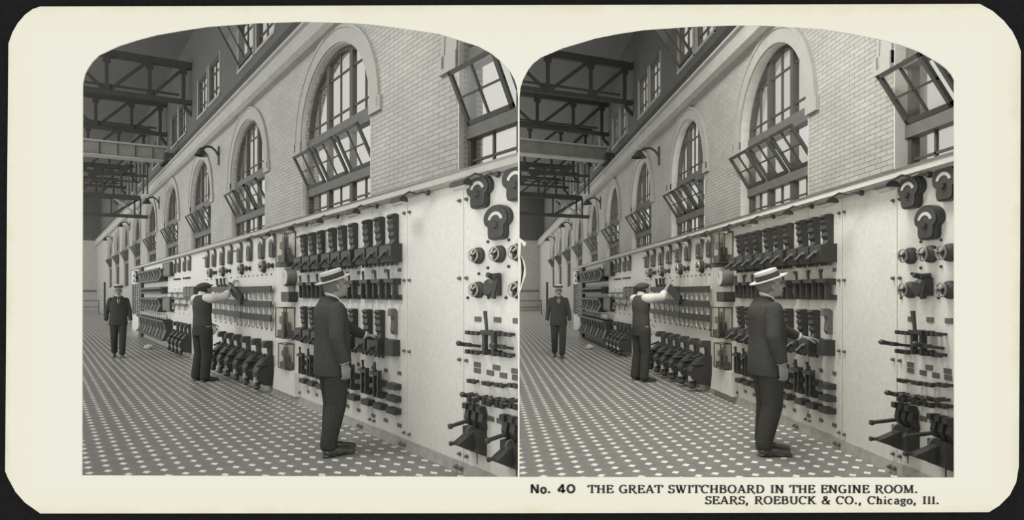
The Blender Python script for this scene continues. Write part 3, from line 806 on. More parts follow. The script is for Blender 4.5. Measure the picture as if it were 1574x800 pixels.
# hook-shaped spare breaker at the right end of the lower row
HK = empty('hook_contact')
m = MB(); m.prism([(0, 0), (0, .3), (-.04, .34), (-.11, .34), (-.12, .24), (-.07, .24), (-.06, .18), (-.075, .05), (-.05, 0)], 'y', -.04, .04); m.build('contact_horn', midm, HK)
m = MB(); m.box(-.13, 0, -.1, .1, -.28, -.07); m.build('base', dark, HK)
for H in HALLS:
    place(HK, H, XB, yu(609), 1.1 , 'grey hook-shaped contact with black base, right end of lower breaker row, %s picture' % H.side, 'electrical contact', scale=.62 if False else .75)

# glass cases, gauge
def make_case(w, d, h, pedestal=False):
    t = empty('glass_case'); m = MB(); b = .014
    for x in (-d, -.0 - b):
        for y in (-w / 2, w / 2 - b): m.box(x, x + b, y, y + b, 0, h)
    for z in (0, h - b):
        m.box(-d, 0, -w / 2, -w / 2 + b, z, z + b); m.box(-d, 0, w / 2 - b, w / 2, z, z + b); m.box(-d, -d + b, -w / 2, w / 2, z, z + b); m.box(-b, 0, -w / 2, w / 2, z, z + b)
    m.build('frame', frm, t)
    m = MB(); m.box(-d + .003, -d + .006, -w / 2, w / 2, 0, h); m.box(-d, 0, -w / 2 + .003, -w / 2 + .006, 0, h); m.box(-d, 0, w / 2 - .006, w / 2 - .003, 0, h)
    m.build('glass', caseglass, t)
    m = MB(); m.box(-d * .85, -.02, -w * .42, w * .42, .014, h * .26); m.box(-d * .6, -.03, -w * .1, w * .3, h * .26, h * .5); m.build('relay_base', dark, t)
    m = MB(); 
    for y in (-w * .25, 0, w * .3): m.cyl((-d * .5, y, h * .2), (-d * .5, y, h * .85), .012, .012, 8)
    m.lathe([(h * .45, .03), (h * .47, .05), (h * .68, .05), (h * .7, .03)], 'z', 14, (-d * .5, w * .3, 0)); m.build('relay_coil', midm, t)
    return t
CASE = make_case(.33, .19, .44)
def shelf_tray():
    t = empty('base_tray'); m = MB(); n = 16
    m.prism([(-.0, -.2), (-.14, -.17), (-.2, -.06), (-.2, .1), (-.13, .18), (0, .2)], 'z', -.05, -.005); m.build('tray', dark, t); return t
TRAY = shelf_tray()
GA = empty('recording_gauge')
MB().lathe([(0, .09), (-.02, .125), (-.14, .125), (-.155, .115)], 'x', 28).build('drum', midm, GA, smooth=True)
MB().lathe([(-.15, .105), (-.16, .105)], 'x', 28).build('dial', dial_m, GA, label='round pale dial')
MB().bar((-.162, .0, -.01), (-.162, .03, .07), .006, .003).build('needle', dark, GA)
MB().box(-.11, -.02, -.035, .035, -.2, -.11).build('neck', brass, GA)
m = MB(); m.prism([(-.12, -.34), (.12, -.34), (.14, -.3), (.14, -.2), (-.14, -.2), (-.14, -.3)], 'x', -.15, 0); m.build('ink_box', dark, GA)
for H in HALLS:
    sd = H.side
    for nm, u, h, sc, lab in (('a', 448, 1.93, 1.0, 'tall glass instrument case beside the upper breakers'), ('b', 447, .88, .98, 'middle glass instrument case under the gauge'), ('c', 447, .45, .8, 'lowest glass instrument case above the marble plinth')):
        place(CASE, H, XB, yu(u), h, lab + ', %s picture' % sd, 'glass case', 'glass cases, %s picture' % sd, scale=sc)
    place(TRAY, H, XB, yu(446), 1.93, 'black oval tray under the tall glass case, %s picture' % sd, 'tray')
    _, y, z = P(452, 427); place(GA, H, XB, y, z, 'round recording gauge with pale dial over black box, %s picture' % sd, 'gauge')
    # marble plinth under the lowest case
    m = MB().prism([(yu(462), .1), (yu(427), .1), (yu(430), .43), (yu(460), .43)], 'x', XB - .08, XB - .002)
    o = m.build('marble_plinth', marble, xf=H.map); tag(o, 'pale marble plinth under the lowest glass case, %s picture' % sd, 'plinth'); reg(o, H)

# paired edgewise meters and rheostats
EU = [422, 405.3, 386.5, 371.5, 356.8, 344.3, 331.6, 321.5, 293.6, 286, 277.7, 271.4]
KU = [(420, 0), (413, 0), (406.5, 1), (385, 0), (379.5, 0), (373, 1), (354.5, 0), (349, 0), (344, 1), (333, 0), (329.5, 0), (325, 1)]
for H in HALLS:
    sd = H.side
    for j, u in enumerate(EU):
        place(EDGM, H, XB, yu(u - 1), 2.05, 'small black and grey edgewise meter, %s of twelve, %s picture' % (ORD[j], sd), 'meter', 'edgewise meters, %s picture' % sd)
    a = b = 0
    for j, (u, big) in enumerate(KU):
        if big:
            place(WHO, H, XB, yu(u), 1.93, 'open steel handwheel under paired meters, %s of four, %s picture' % (ORD[a], sd), 'handwheel', 'open handwheels, %s picture' % sd); a += 1
        else:
            place(SK, H, XB, yu(u), 1.93, 'black rotary knob under paired meters, %s of eight, %s picture' % (ORD[b], sd), 'knob', 'rotary knobs under meters, %s picture' % sd, scale=1.15); b += 1
    for j, u in enumerate((292.5, 289, 285.5, 277.5, 274, 271)):
        place(SK, H, XB, yu(u), 1.88, 'tiny black knob under the four far meters, %s of six, %s picture' % (ORD[j], sd), 'knob', 'tiny knobs under the far meters, %s picture' % sd, scale=.8)

# bus bars with porcelain insulators
def busbar(H, h0, h1, segs, nm):
    for j, (ua, ub, dz, mt) in enumerate(segs):
        t = empty('bus_bar'); y0, y1 = yu(ua), yu(ub)
        tag(t, 'dark horizontal bus bar, %s row, %s segment, %s picture' % (nm, ORD[j].replace(' from right', ' from the right'), H.side), 'bus bar', 'bus bars, %s picture' % H.side)
        MB().box(XB - .085, XB - .06, y0, y1, h0 + dz, h1 + dz).build('bar', mt, t, xf=H.map)
        n = 3
        for k in range(n):
            y = y0 + (y1 - y0) * (k + .5) / n
            MB().lathe([(0, .035), (-.02, .045), (-.03, .03), (-.045, .042), (-.06, .028)], 'x', 12, (XB, y, (h0 + h1) / 2 + dz)).build('insulator', insul, t, xf=H.map)
            MB().lathe([(h0 + dz - .11, .028), (h0 + dz - .05, .022), (h0 + dz, .016)], 'z', 10, (XB - .045, y, 0)).build('tapered_post', insul, t, xf=H.map)
        reg(t, H)
SEG = [(424, 398.5, 0, dark2), (398, 377, .0, midm if False else dark2), (376.5, 353, .01, dark), (352.5, 330, .02, dark)]
for H in HALLS:
    busbar(H, 1.52, 1.62, SEG, 'top'); busbar(H, 1.29, 1.39, SEG, 'middle'); busbar(H, 1.08, 1.18, SEG, 'lower')
    busbar(H, 1.50, 1.535, [(289, 262, 0, dark)], 'far top'); busbar(H, 1.35, 1.39, [(309, 285, -.0, dark), (284.5, 252, .01, dark)], 'far middle'); busbar(H, 1.20, 1.25, [(291, 265, 0, dark)], 'far lower')
    sd = H.side
    # three short fuse handles above the workman's hand
    for j, u in enumerate((349, 344, 338)):
        o = MB().cyl((XB - .05, yu(u), 1.66), (XB - .06, yu(u), 1.8), .022, .026, 10)
        o.box(XB - .06, XB, yu(u) - .02, yu(u) + .02, 1.63, 1.68)
        o = o.build('fuse_handle', dark, xf=H.map); tag(o, "short black upright fuse handle by the workman's hand, %s of three, %s picture" % (ORD[j], sd), 'handle', 'fuse handles, %s picture' % sd); reg(o, H)
    # the long slanting lever next to his hand
    t = empty('slanting_lever'); a = P(352, 440, XB - .16); b = P(372, 462, XB - .1)
    MB().bar(a, b, .05, .15).build('blade', dark, t, xf=H.map); MB().bar(b, P(380, 466, XB), .04, .08).build('pivot', dark, t, xf=H.map)
    tag(t, "broad black lever slanting down right of the workman's hand, %s picture" % sd, 'lever'); reg(t, H)
    # dark relay cabinet behind the workman's head
    t = empty('relay_cabinet'); y0, y1 = yu(314), yu(296); tag(t, "dark boxy relay cabinet behind the workman's head, %s picture" % sd, 'cabinet')
    MB().box(XB - .22, XB, y0, y1, 1.4, 1.66).build('body', dark, t, xf=H.map)
    MB().box(XB - .235, XB - .22, y0 + .03, y1 - .03, 1.43, 1.63).build('door', midm, t, xf=H.map)
    for k in (.33, .66): MB().box(XB - .24, XB - .22, y0 + (y1 - y0) * k - .01, y0 + (y1 - y0) * k + .01, 1.4, 1.66).build('door_rail', dark, t, xf=H.map)
    reg(t, H)

# big oil-break switches along the foot
def make_big():
    t = empty('oil_switch')              # origin on the kerb height, board face
    prof = [(0, .78), (-.12, .78), (-.155, .74), (-.155, .68), (-.06, .68), (-.05, .6), (-.055, .5), (0, .5)]
    prof = [(x, z - .02) for x, z in prof]
    MB().prism(prof, 'y', -.07, .06).build('contact_horn', dark2, t)
    m = MB(); m.prism([(0, .54), (-.1, .54), (-.22, .42), (-.3, .3), (-.28, .2), (-.16, .1), (0, .08)], 'y', -.11, .1); m.build('housing', dark, t)
    MB().cyl((-.12, -.12, .42), (-.3, -.13, .4), .02, .02, 8).build('lever', dark, t)
    MB().cyl((-.15, .11, .36), (-.34, .11, .3), .018, .018, 8).build('lever', dark, t)
    MB().cyl((-.1, 0, .56), (-.24, 0, .5), .018, .018, 8).build('lever', dark, t)
    MB().box(-.305, -.24, -.06, -.0, .15, .22).build('highlight_block', insul, t, label='small white painted highlight')  # white block put in as a highlight on the dark housing
    m = MB(); m.cyl((-.22, 0, .2), (-.25, 0, .06), .05, .04, 12); m.lathe([(.03, .03), (.06, .06), (.1, .04)], 'z', 12, (-.25, 0, 0)); m.build('oil_pot', dark2, t)
    return t
BIG = make_big()
BU = [417, 399.5, 383.5, 369.5, 357.5, 346.5]
BF = [293, 286.5, 280.5, 274.5]
for H in HALLS:
    for j, u in enumerate(BU):
        place(BIG, H, XB, yu(u), .02, 'bulky black oil switch at the kerb, %s of six, %s picture' % (ORD[j], H.side), 'switch', 'oil switches under the bus bars, %s picture' % H.side)
    for j, u in enumerate(BF):
        place(BIG, H, XB, yu(u), .02, 'far black oil switch beyond the workman, %s of four, %s picture' % (ORD[j], H.side), 'switch', 'far oil switches, %s picture' % H.side)

# long-handled open knife switches and the big field switches on the rightmost panel
def make_open(n, L, tipz=0, w=.055, poles_gap=True):
    t = empty('open_knife_switch'); W_ = w * (n - 1)
    for k in range(n):
        y = W_ / 2 - k * w
        m = MB(); m.box(-.06, 0, y - .006, y + .016, .065, .085); m.box(-.075, -.045, y - .018, y + .02, .06, .09)
        m.build('top_contact', dark, t)
        m = MB(); m.box(-.06, 0, y - .006, y + .016, -.09, -.068); m.box(-.075, -.045, y - .018, y + .02, -.095, -.062)
        m.build('bottom_contact', dark, t)
        MB().bar((-.02, y, -.03), (-L * .72, y, -.012 + tipz), .014, .022).build('blade', dark, t)
    m = MB(); m.bar((-L * .7, -W_ / 2 - .02, -.012 + tipz), (-L * .7, W_ / 2 + .02, -.012 + tipz), .03, .03); m.build('crossbar', dark, t)
    m = MB(); m.cyl((-L * .7, 0, -.012 + tipz), (-L, 0, -.0 + tipz), .013, .019, 10); m.lathe([(-L - .02, .01), (-L - .005, .022), (-L + .02, .018)], 'x', 10, (0, 0, tipz)); m.build('handle', dark, t)
    return t
OP3 = make_open(3, .22); OP4 = make_open(3, .19, 0, .055)
OP2 = make_open(2, .17, -.02, .05)
def make_closed():
    t = empty('closed_knife_switch')
    for y in (-.05, .05):
        MB().box(-.09, -.05, y - .014, y + .014, -.1, .09).build('blade', dark, t)
        MB().box(-.08, 0, y - .025, y + .025, .05, .09).build('contact', dark, t); MB().box(-.08, 0, y - .025, y + .025, -.1, -.06).build('contact', dark, t)
    MB().box(-.1, -.07, -.075, .075, .06, .09).build('crossbar', dark, t)
    MB().cyl((-.09, .01, .08), (-.1, .02, .24), .012, .017, 10).build('handle', dark, t)
    return t
CL = make_closed()
def make_field():
    t = empty('field_switch')            # origin centre of body on board
    MB().prism([(0, .03), (-.1, .03), (-.1, -.16), (0, -.2)], 'y', -.1, .1).build('base', dark, t)
    for k, y in enumerate((.085, .0, -.085)):
        m = MB(); m.prism([(0, .03), (-.05, .04), (-.075, .1), (-.06, .17), (-.1, .18), (-.1, .225), (-.03, .225), (-.01, .17), (-.02, .1)], 'y', y - .025, y + .025); m.build('horn', dark, t)
    m = MB(); m.prism([(-.05, .02), (-.27, -.075), (-.27, -.09), (-.16, -.13), (-.05, -.16)], 'y', -.03, .05); m.build('blade', dark2, t)
    m = MB(); m.cyl((-.1, .05, .08), (-.27, .07, .055), .016, .016, 10); m.lathe([(-.3, .006), (-.29, .022), (-.27, .024), (-.255, .01)], 'x', 12, (0, .07, .054)); m.build('upper_handle', dark, t)
    m = MB(); m.cyl((-.2, .0, -.075), (-.3, .03, -.075), .014, .014, 10); m.lathe([(-.325, .006), (-.315, .02), (-.3, .02), (-.29, .01)], 'x', 12, (0, .03, -.075)); m.build('lower_handle', dark, t)
    m = MB(); m.torus((-.12, -.02, .01), .045, .008, 'y', 18, 6); m.build('spring_loop', midm, t)
    m = MB(); m.cyl((-.05, -.03, -.17), (-.05, -.03, -.27), .006, .004, 6); m.build('lead_wire', dark, t)
    return t
FS = make_field()
for H in HALLS:
    sd = H.side
    for pr, u, v, lab in ((OP3, 734, 526, 'left open three-blade knife switch with handle pointing out'), (OP4, 783, 529, 'right open three-blade knife switch with handle pointing out')):
        _, y, z = P(u, v); place(pr, H, XB, y, z, lab + ', %s picture' % sd, 'switch', 'open knife switches, %s picture' % sd)
    _, y, z = P(762, 526); place(CL, H, XB, y, z, 'closed knife switch with upright handle between the open ones, %s picture' % sd, 'switch')
    for j, (u, v) in enumerate(((733, 600), (756, 604), (776, 607), (797, 608))):
        _, y, z = P(u, v); place(OP2, H, XB, y, z, 'small open two-blade switch, %s from left, above field switches, %s picture' % (('first', 'second', 'third', 'fourth')[j], sd), 'switch', 'small open switches, %s picture' % sd)
    for j, (u, v) in enumerate(((736, 662), (796, 684))):
        _, y, z = P(u, v); place(FS, H, XB, y, z, 'large black field switch with horns and ball handles, %s one, %s picture' % (('left', 'right')[j], sd), 'switch', 'field switches, %s picture' % sd, scale=.95)

# hooded lamps on the cornice
def make_hood():
    t = empty('cornice_lamp')
    pts = [(-.07 * math.cos(a), .07 * math.sin(a)) for a in [PI * i / 10 for i in range(11)]]
    m = MB(); m.prism([(x, z * .9) for x, z in [(math.cos(PI * i / 12) * .055, math.sin(PI * i / 12) * .055) for i in range(13)]], 'y', .03, .2)
    m.v = [(x - .16, y, z - .06) for x, y, z in m.v]; m.build('hood', dark, t)
    MB().cyl((-.16, .04, -.06), (-.16, .19, -.06), .03, .03, 12).build('bulb', insul, t)
    m = MB(); m.tube([(-.16, .05, -.01), (-.13, -.02, .02), (-.08, -.06, 0), (-.05, -.1, .015), (-.01, -.14, 0)], .009, 6); m.lathe([(-.03, .02), (0, .025)], 'x', 10, (.0, -.15, 0)); m.build('bracket', dark, t)
    return t
HD = make_hood()
for H in HALLS:
    for i in range(7):
        u = VPU + 1 / (1.46e-3 + .256e-3 * i)
        place(HD, H, XB - .05, yu(u), 2.40, 'small hooded lamp under the switchboard cornice, %s of seven, %s picture' % (ORD[i], H.side), 'lamp', 'cornice lamps, %s picture' % H.side)

# dark racks at the far end of the board
def rack(H, name, ua, ub, h0, h1, dep, n, lab, beads=False):
    t = empty(name); y0, y1 = yu(ua), yu(ub)
    m = MB(); m.box(XB - dep, XB, y0, y1, h0, h0 + .05); m.box(XB - .03, XB, y0, y1, h0, h1); m.box(XB - dep, XB - dep + .04, y0, y1, h1 - .06, h1); m.build('shelf', dark, t, xf=H.map)
    for k in range(n):
        y = y0 + (y1 - y0) * (k + .5) / n; w = (y1 - y0) / n * .36
        m = MB(); m.prism([(XB, h0 + .05), (XB - dep * .9, h0 + .05), (XB - dep * .6, (h0 + h1) / 2), (XB - dep * .8, h1 - .05), (XB, h1)], 'y', y - w, y + w)
        m.build('breaker_unit', dark2 if k % 2 else dark, t, xf=H.map)
    tag(t, lab + ', %s picture' % H.side, 'rack', 'dark racks on the far panel, %s picture' % H.side); reg(t, H)
for H in HALLS:
    sd = H.side
    rack(H, 'breaker_rack', 258, 222, 1.86, 2.24, .25, 8, 'topmost dark rack of breaker units on the far panel')
    rack(H, 'breaker_rack', 258, 222, 1.50, 1.70, .2, 9, 'second dark rack of switch units on the far panel')
    rack(H, 'breaker_rack', 256, 222, .98, 1.38, .25, 7, 'third dark rack of breaker units on the far panel')
    rack(H, 'breaker_rack', 266, 222, .22, .78, .28, 9, 'lowest dark rack of breaker units near the floor')
    t = empty('insulator_row'); tag(t, 'row of pale round insulators between the lower racks, %s picture' % sd, 'insulators')
    for k in range(14):
        y = yu(262) + (yu(223) - yu(262)) * k / 13
        MB().lathe([(.80, .03), (.84, .045), (.88, .045), (.92, .03)], 'z', 10, (XB - .12, y, 0)).build('insulator', insul, t, xf=H.map)
    MB().box(XB - .14, XB, yu(263), yu(222), .78, .8).build('shelf', midm, t, xf=H.map); reg(t, H)
    # tall framed relay columns at the near edge of that panel
    for ha, hb, nm in ((1.98, 2.36, 'upper'), (1.02, 1.42, 'lower')):
        t = empty('relay_box'); y0, y1 = yu(268), yu(256); tag(t, 'dark framed relay box at the near end of the racks, %s, %s picture' % (nm, sd), 'relay box')
        MB().box(XB - .12, XB, y0, y1, ha, hb).build('body', dark, t, xf=H.map)
        MB().box(XB - .125, XB - .12, y0 + .06, y1 - .06, ha + .05, hb - .05).build('window', midm, t, xf=H.map); reg(t, H)
    # big pale meters and hanging chains on the end panel
    for j, v in enumerate((422, 430)):
        t = empty('end_meter'); tag(t, 'curved dark meter with pale rim at the far end panel, %s, %s picture' % (('upper', 'lower')[j], sd), 'meter', 'end panel meters, %s picture' % sd)
        _, y, z = P(211, v + 4); m = MB().prism([(y + .42 * math.cos(PI * k / 12), z + .22 * math.sin(PI * k / 12)) for k in range(13)], 'x', XB - .1, XB); m.build('case', dark, t, xf=H.map)
        pa = [(y + .36 * math.cos(PI * k / 12), z + .19 * math.sin(PI * k / 12)) for k in range(13)]; pb = [(y + .28 * math.cos(PI * k / 12), z + .12 * math.sin(PI * k / 12)) for k in range(12, -1, -1)]
        MB().prism(pa + pb, 'x', XB - .11, XB - .1).build('dial', dial_m, t, xf=H.map); reg(t, H)
    for j, u in enumerate((216, 213, 210, 207.5, 205.5)):
        m = MB(); y = yu(u)
        for k in range(12):
            z = 1.85 - k * .095 - (j % 2) * .04; m.box(XB - .06, XB - .02, y - .05, y + .05, z - .032, z + .032); m.bar((XB - .04, y, z), (XB - .04, y + .04, z - .09), .015, .015)
        o = m.build('terminal_strip', dark2, xf=H.map); tag(o, 'hanging dark strip of terminals on the end panel, %s of five, %s picture' % (ORD[j], sd), 'terminal strip', 'terminal strips, %s picture' % sd); reg(o, H)
    # crumpled paper on the floor
    z0 = F0 * 1.5 / (537 - YH); X = (229 - VPU) * z0 / L0; Y = (z0 - X * S0) / C0
    bm = bmesh.new(); bmesh.ops.create_icosphere(bm, subdivisions=3, radius=.1)
    rr = random.Random(3)
    for v_ in bm.verts: v_.co *= .75 + .5 * rr.random(); v_.co.z = v_.co.z * .6 + .06
    me = bpy.data.meshes.new('crumpled_paper'); bm.to_mesh(me); bm.free(); me.materials.append(ragm)
    o = bpy.data.objects.new('crumpled_paper', me); COL.objects.link(o); o.location = H.map(X, Y, 0)
    tag(o, 'small pale crumpled paper lying on the tiled floor, %s picture' % sd, 'paper'); reg(o, H)

#PEOPLE_START
# ------------------------------------------------------------------ people
def ball(bm, c, r, rot=None, seg=18):
    r = (r, r, r) if isinstance(r, (int, float)) else r
    M = Matrix.Translation(Vector(c)) @ (rot.to_4x4() if rot else Matrix.Identity(4)) @ Matrix.Diagonal((r[0], r[1], r[2], 1))
    bmesh.ops.create_uvsphere(bm, u_segments=seg, v_segments=seg // 2 + 2, radius=1, matrix=M)
def capsule(bm, p, q, r0, r1, flat=1.0, n=16, axis=None):
    p, q = Vector(p), Vector(q); d = q - p; L = d.length; d.normalize()
    u = Vector(axis) if axis else (Vector((0, 1, 0)) if abs(d.y) < .9 else Vector((1, 0, 0)))
    a = (u - d * u.dot(d)).normalized(); b = d.cross(a)
    rings = []; K = 5
    for i in range(K): t = PI / 2 * i / K; rings.append((p - d * r0 * math.cos(t), r0 * math.sin(t)))
    for i in range(7): t = i / 6; rings.append((p + d * L * t, r0 + (r1 - r0) * t))
    for i in range(1, K + 1): t = PI / 2 * i / K; rings.append((q + d * r1 * math.sin(t), r1 * math.cos(t)))
    vs = []
    for c, r in rings:
        r = max(r, 1e-4); vs.append([bm.verts.new(c + (a * math.cos(2 * PI * i / n) + b * flat * math.sin(2 * PI * i / n)) * r) for i in range(n)])
    for A, B in zip(vs, vs[1:]):
        for i in range(n): bm.faces.new((A[i], A[(i + 1) % n], B[(i + 1) % n], B[i]))
    bm.faces.new(vs[0][::-1]); bm.faces.new(vs[-1])
def loft(bm, rings, n=28):
    # rings: (centre, rx, ry) horizontal ellipses
    vs = []
    for c, rx, ry in rings: vs.append([bm.verts.new((c[0] + rx * math.cos(2 * PI * i / n), c[1] + ry * math.sin(2 * PI * i / n), c[2])) for i in range(n)])
    for A, B in zip(vs, vs[1:]):
        for i in range(n): bm.faces.new((A[i], A[(i + 1) % n], B[(i + 1) % n], B[i]))
    bm.faces.new(vs[0][::-1]); bm.faces.new(vs[-1])
def solid(name, fn, voxel, m, parent, smooth=2, label=None):
    bm = bmesh.new(); fn(bm); bmesh.ops.recalc_face_normals(bm, faces=bm.faces)
    me = bpy.data.meshes.new(name); bm.to_mesh(me); bm.free()
    o = bpy.data.objects.new(name, me); COL.objects.link(o)
    r = o.modifiers.new('r', 'REMESH'); r.mode = 'VOXEL'; r.voxel_size = voxel; r.use_smooth_shade = True
    s = o.modifiers.new('s', 'SMOOTH'); s.factor = .5; s.iterations = smooth
    dg = bpy.context.evaluated_depsgraph_get(); me2 = bpy.data.meshes.new_from_object(o.evaluated_get(dg))
    o.modifiers.clear(); o.data = me2; me2.name = name; me2.materials.clear(); me2.materials.append(m)
    for p in me2.polygons: p.use_smooth = True
    bpy.data.meshes.remove(me)
    if parent: o.parent = parent
    if label: o['label'] = label
    return o
def rotm(ax, deg): return Matrix.Rotation(math.radians(deg), 3, ax)
def hand(bm, wrist, fwd, palm, side, curl=.6, spread=.12):
    """wrist joint, finger direction, palm normal, thumb side; five separate fingers"""
    w = Vector(wrist); f = Vector(fwd).normalized(); s = Vector(side); s = (s - f * s.dot(f)).normalized(); n = f.cross(s).normalized()
    if n.dot(Vector(palm)) < 0: n = -n
    for k in range(4):
        t = (k - 1.5) * .02; capsule(bm, w + s * t * .7, w + f * .085 + s * -t * -1, .015, .0125, 1, 10)
    lens = (.07, .078, .072, .056)
    for k in range(4):
        t = (1.5 - k) * .0205; b = w + f * .085 + s * t; d = (f + s * t * spread * 12).normalized(); c = curl * (1 + .12 * k); L = lens[k]
        p = b; ang = c * .35
        for j, (fr, rr) in enumerate(((.45, .0095), (.32, .0088), (.25, .008))):
            dd = d * math.cos(ang) + n * math.sin(ang); q = p + dd * L * fr; capsule(bm, p, q, rr, rr * .93, 1, 10); p = q; ang += c
    b = w + f * .03 + s * .028; d = (f * .62 + s * .65 + n * .35).normalized(); q = b + d * .04; capsule(bm, b, q, .0145, .0115, 1, 10)
    d2 = (f * .85 + s * .15 + n * .45).normalized(); r = q + d2 * .032; capsule(bm, q, r, .011, .010, 1, 10); capsule(bm, r, r + (d2 + n * .2).normalized() * .02, .0098, .0085, 1, 10)
def head(bm, c, R):
    """c = head centre; R = rotation; face looks along +x"""
    c = Vector(c); T = lambda x, y, z: c + R @ Vector((x, y, z))
    ball(bm, T(-.012, 0, .03), (.098, .077, .092), R, 24); ball(bm, T(.022, 0, -.03), (.068, .06, .075), R, 20)
    ball(bm, T(.055, 0, -.088), (.026, .027, .022), R, 12); ball(bm, T(.02, 0, -.07), (.055, .052, .04), R, 16)
    capsule(bm, T(.083, 0, .022), T(.108, 0, -.022), .009, .014, 1, 10); ball(bm, T(.1, .012, -.026), .009, None, 8); ball(bm, T(.1, -.012, -.026), .009, None, 8)
    capsule(bm, T(.078, -.035, .036), T(.078, .035, .036), .012, .012, 1, 10)
    ball(bm, T(.083, 0, -.052), (.011, .022, .006), R, 10); ball(bm, T(.081, 0, -.064), (.011, .019, .006), R, 10)
    for s in (-1, 1):
        ball(bm, T(.06, s * .04, -.015), (.025, .02, .022), R, 10)
        ball(bm, T(-.008, s * .079, -.008), (.018, .009, .032), R, 12)
def limb(bm, pts, rs, flat=1.0):
    for (a, b), (r0, r1) in zip(zip(pts, pts[1:]), zip(rs, rs[1:])): capsule(bm, a, b, r0, r1, flat)
def boater(parent, c, R, sc=1.0):
    c = Vector(c)
    def xf(m): m.v = [tuple(c + R @ (Vector(p) * sc)) for p in m.v]; return m
    m = MB().lathe([(0, .10), (.0, .162), (.009, .162), (.009, .10)], 'z', 32); 
    xf(m); hb = empty('boater_hat'); hb.parent = parent
    m.build('brim', straw, hb, smooth=True)
    xf(MB().lathe([(.0, .1), (.085, .098), (.09, .09)], 'z', 32)).build('crown', straw, hb, smooth=True)
    xf(MB().lathe([(.009, .1025), (.058, .101)], 'z', 32)).build('hat_band', ribbon, hb, smooth=True)
def shoe(bm, a, yaw, toe=.0):
    a = Vector(a); R = rotm('Z', yaw); T = lambda x, y, z: a + R @ Vector((x, y, z))
    capsule(bm, T(-.055, 0, .045), T(.06, 0, .04), .04, .04, .9); capsule(bm, T(.05, 0, .036), T(.165, 0, .028), .042, .03, .8); capsule(bm, T(-.03, 0, .05), T(-.02, 0, .12), .042, .045)
    for x in (-.06, .0, .06, .12, .16): ball(bm, T(x, 0, .014), (.04, .038, .014), R, 12)
def eyes(parent, c, R):
    for s in (-1, 1):
        bm = bmesh.new(); ball(bm, Vector(c) + R @ Vector((.074, s * .031, .016)), (.011, .014, .008), R, 12)
        me = bpy.data.meshes.new('eye'); bm.to_mesh(me); bm.free(); me.materials.append(eyem)
        o = bpy.data.objects.new('eye', me); COL.objects.link(o); o.parent = parent

# ---- man with straw hat in profile at the board (faces +x)
def man_profile():
    t = empty('person'); hc = Vector((.035, 0, 1.57)); HR_ = rotm('Y', -13)
    shR, elR, wrR = (-.01, -.165, 1.35), (-.035, -.24, 1.11), (.035, -.24, .855)
    shL, elL, wrL = (.0, .165, 1.35), (.2, .235, 1.17), (.40, .25, 1.075)
    def b(bm):
        head(bm, hc, HR_); capsule(bm, (-.02, 0, 1.38), (.015, 0, 1.52), .06, .054)
        loft(bm, [((0, 0, .86), .1, .15), ((0, 0, .98), .12, .16), ((-.01, 0, 1.12), .11, .14), ((-.01, 0, 1.28), .11, .15), ((-.02, 0, 1.37), .085, .13), ((-.02, 0, 1.42), .05, .07)])
        limb(bm, [shR, elR, wrR], [.044, .036, .026]); limb(bm, [shL, elL, wrL], [.044, .036, .026])
        hand(bm, wrR, (.15, .05, -1), (-.5, .9, 0), (.9, .3, 0), .45); hand(bm, wrL, (1, .0, -.12), (0, 0, -1), (0, -1, 0), .35)
        for s in (-1, 1):
            limb(bm, [(0, s * .09, .9), (.01 + .01 * s, s * .09, .5), (-.02 + .03 * s, s * .09, .09)], [.085, .055, .04])
    body = solid('body', b, .0058, skin, t, 1)
    def j(bm):
        loft(bm, [((.0, 0, .74), .155, .20), ((.0, 0, .85), .158, .198), ((.0, 0, .98), .152, .19), ((.0, 0, 1.1), .145, .182), ((-.005, 0, 1.22), .147, .188), ((-.015, 0, 1.32), .138, .188), ((-.025, 0, 1.38), .115, .165), ((-.03, 0, 1.43), .085, .115), ((-.035, 0, 1.475), .066, .074)])
        limb(bm, [(-.01, -.175, 1.36), elR, (.025, -.242, .90)], [.07, .06, .05]); limb(bm, [(.0, .175, 1.36), elL, (.35, .25, 1.09)], [.07, .058, .046])
        ball(bm, (-.06, 0, 1.3), (.1, .15, .14))
    solid('jacket', j, .009, suit, t, 3)
    def tr(bm):
        loft(bm, [((0, 0, .74), .125, .17), ((0, 0, .9), .13, .17), ((0, 0, 1.0), .12, .16)])
        for s in (-1, 1):
            limb(bm, [(0, s * .088, .84), (.02 + .01 * s, s * .088, .47), (-.03 + .03 * s, s * .09, .13)], [.108, .085, .07])
            capsule(bm, (-.03 + .03 * s, s * .09, .13), (-.028 + .03 * s, s * .09, .105), .07, .072)
    solid('trousers', tr, .009, trous, t, 3)
    for s in (-1, 1): solid('shoe', lambda bm: shoe(bm, (.01 + .03 * s, s * .1, .0), -4 * s), .005, shoem, t, 1)
    def col(bm):
        ball(bm, (-.003, 0, 1.478), (.072, .068, .024), rotm('Y', 30))
    solid('collar', col, .005, shirt, t, 1)
    m = MB().cyl((.02, -.242, .915), (.033, -.241, .872), .044, .042, 18); m.build('cuff', shirt, t); m = MB().cyl((.345, .25, 1.09), (.385, .25, 1.078), .042, .04, 18); m.build('cuff', shirt, t)
    def hr(bm): 
        ball(bm, hc + HR_ @ Vector((-.025, 0, .022)), (.096, .082, .085), HR_); ball(bm, hc + HR_ @ Vector((-.06, 0, -.02)), (.05, .066, .06), HR_)
    solid('hair', hr, .006, hairm, t, 1)
    eyes(t, hc, HR_); boater(t, hc + HR_ @ Vector((-.008, 0, .068)), rotm('Y', -21))
    return t
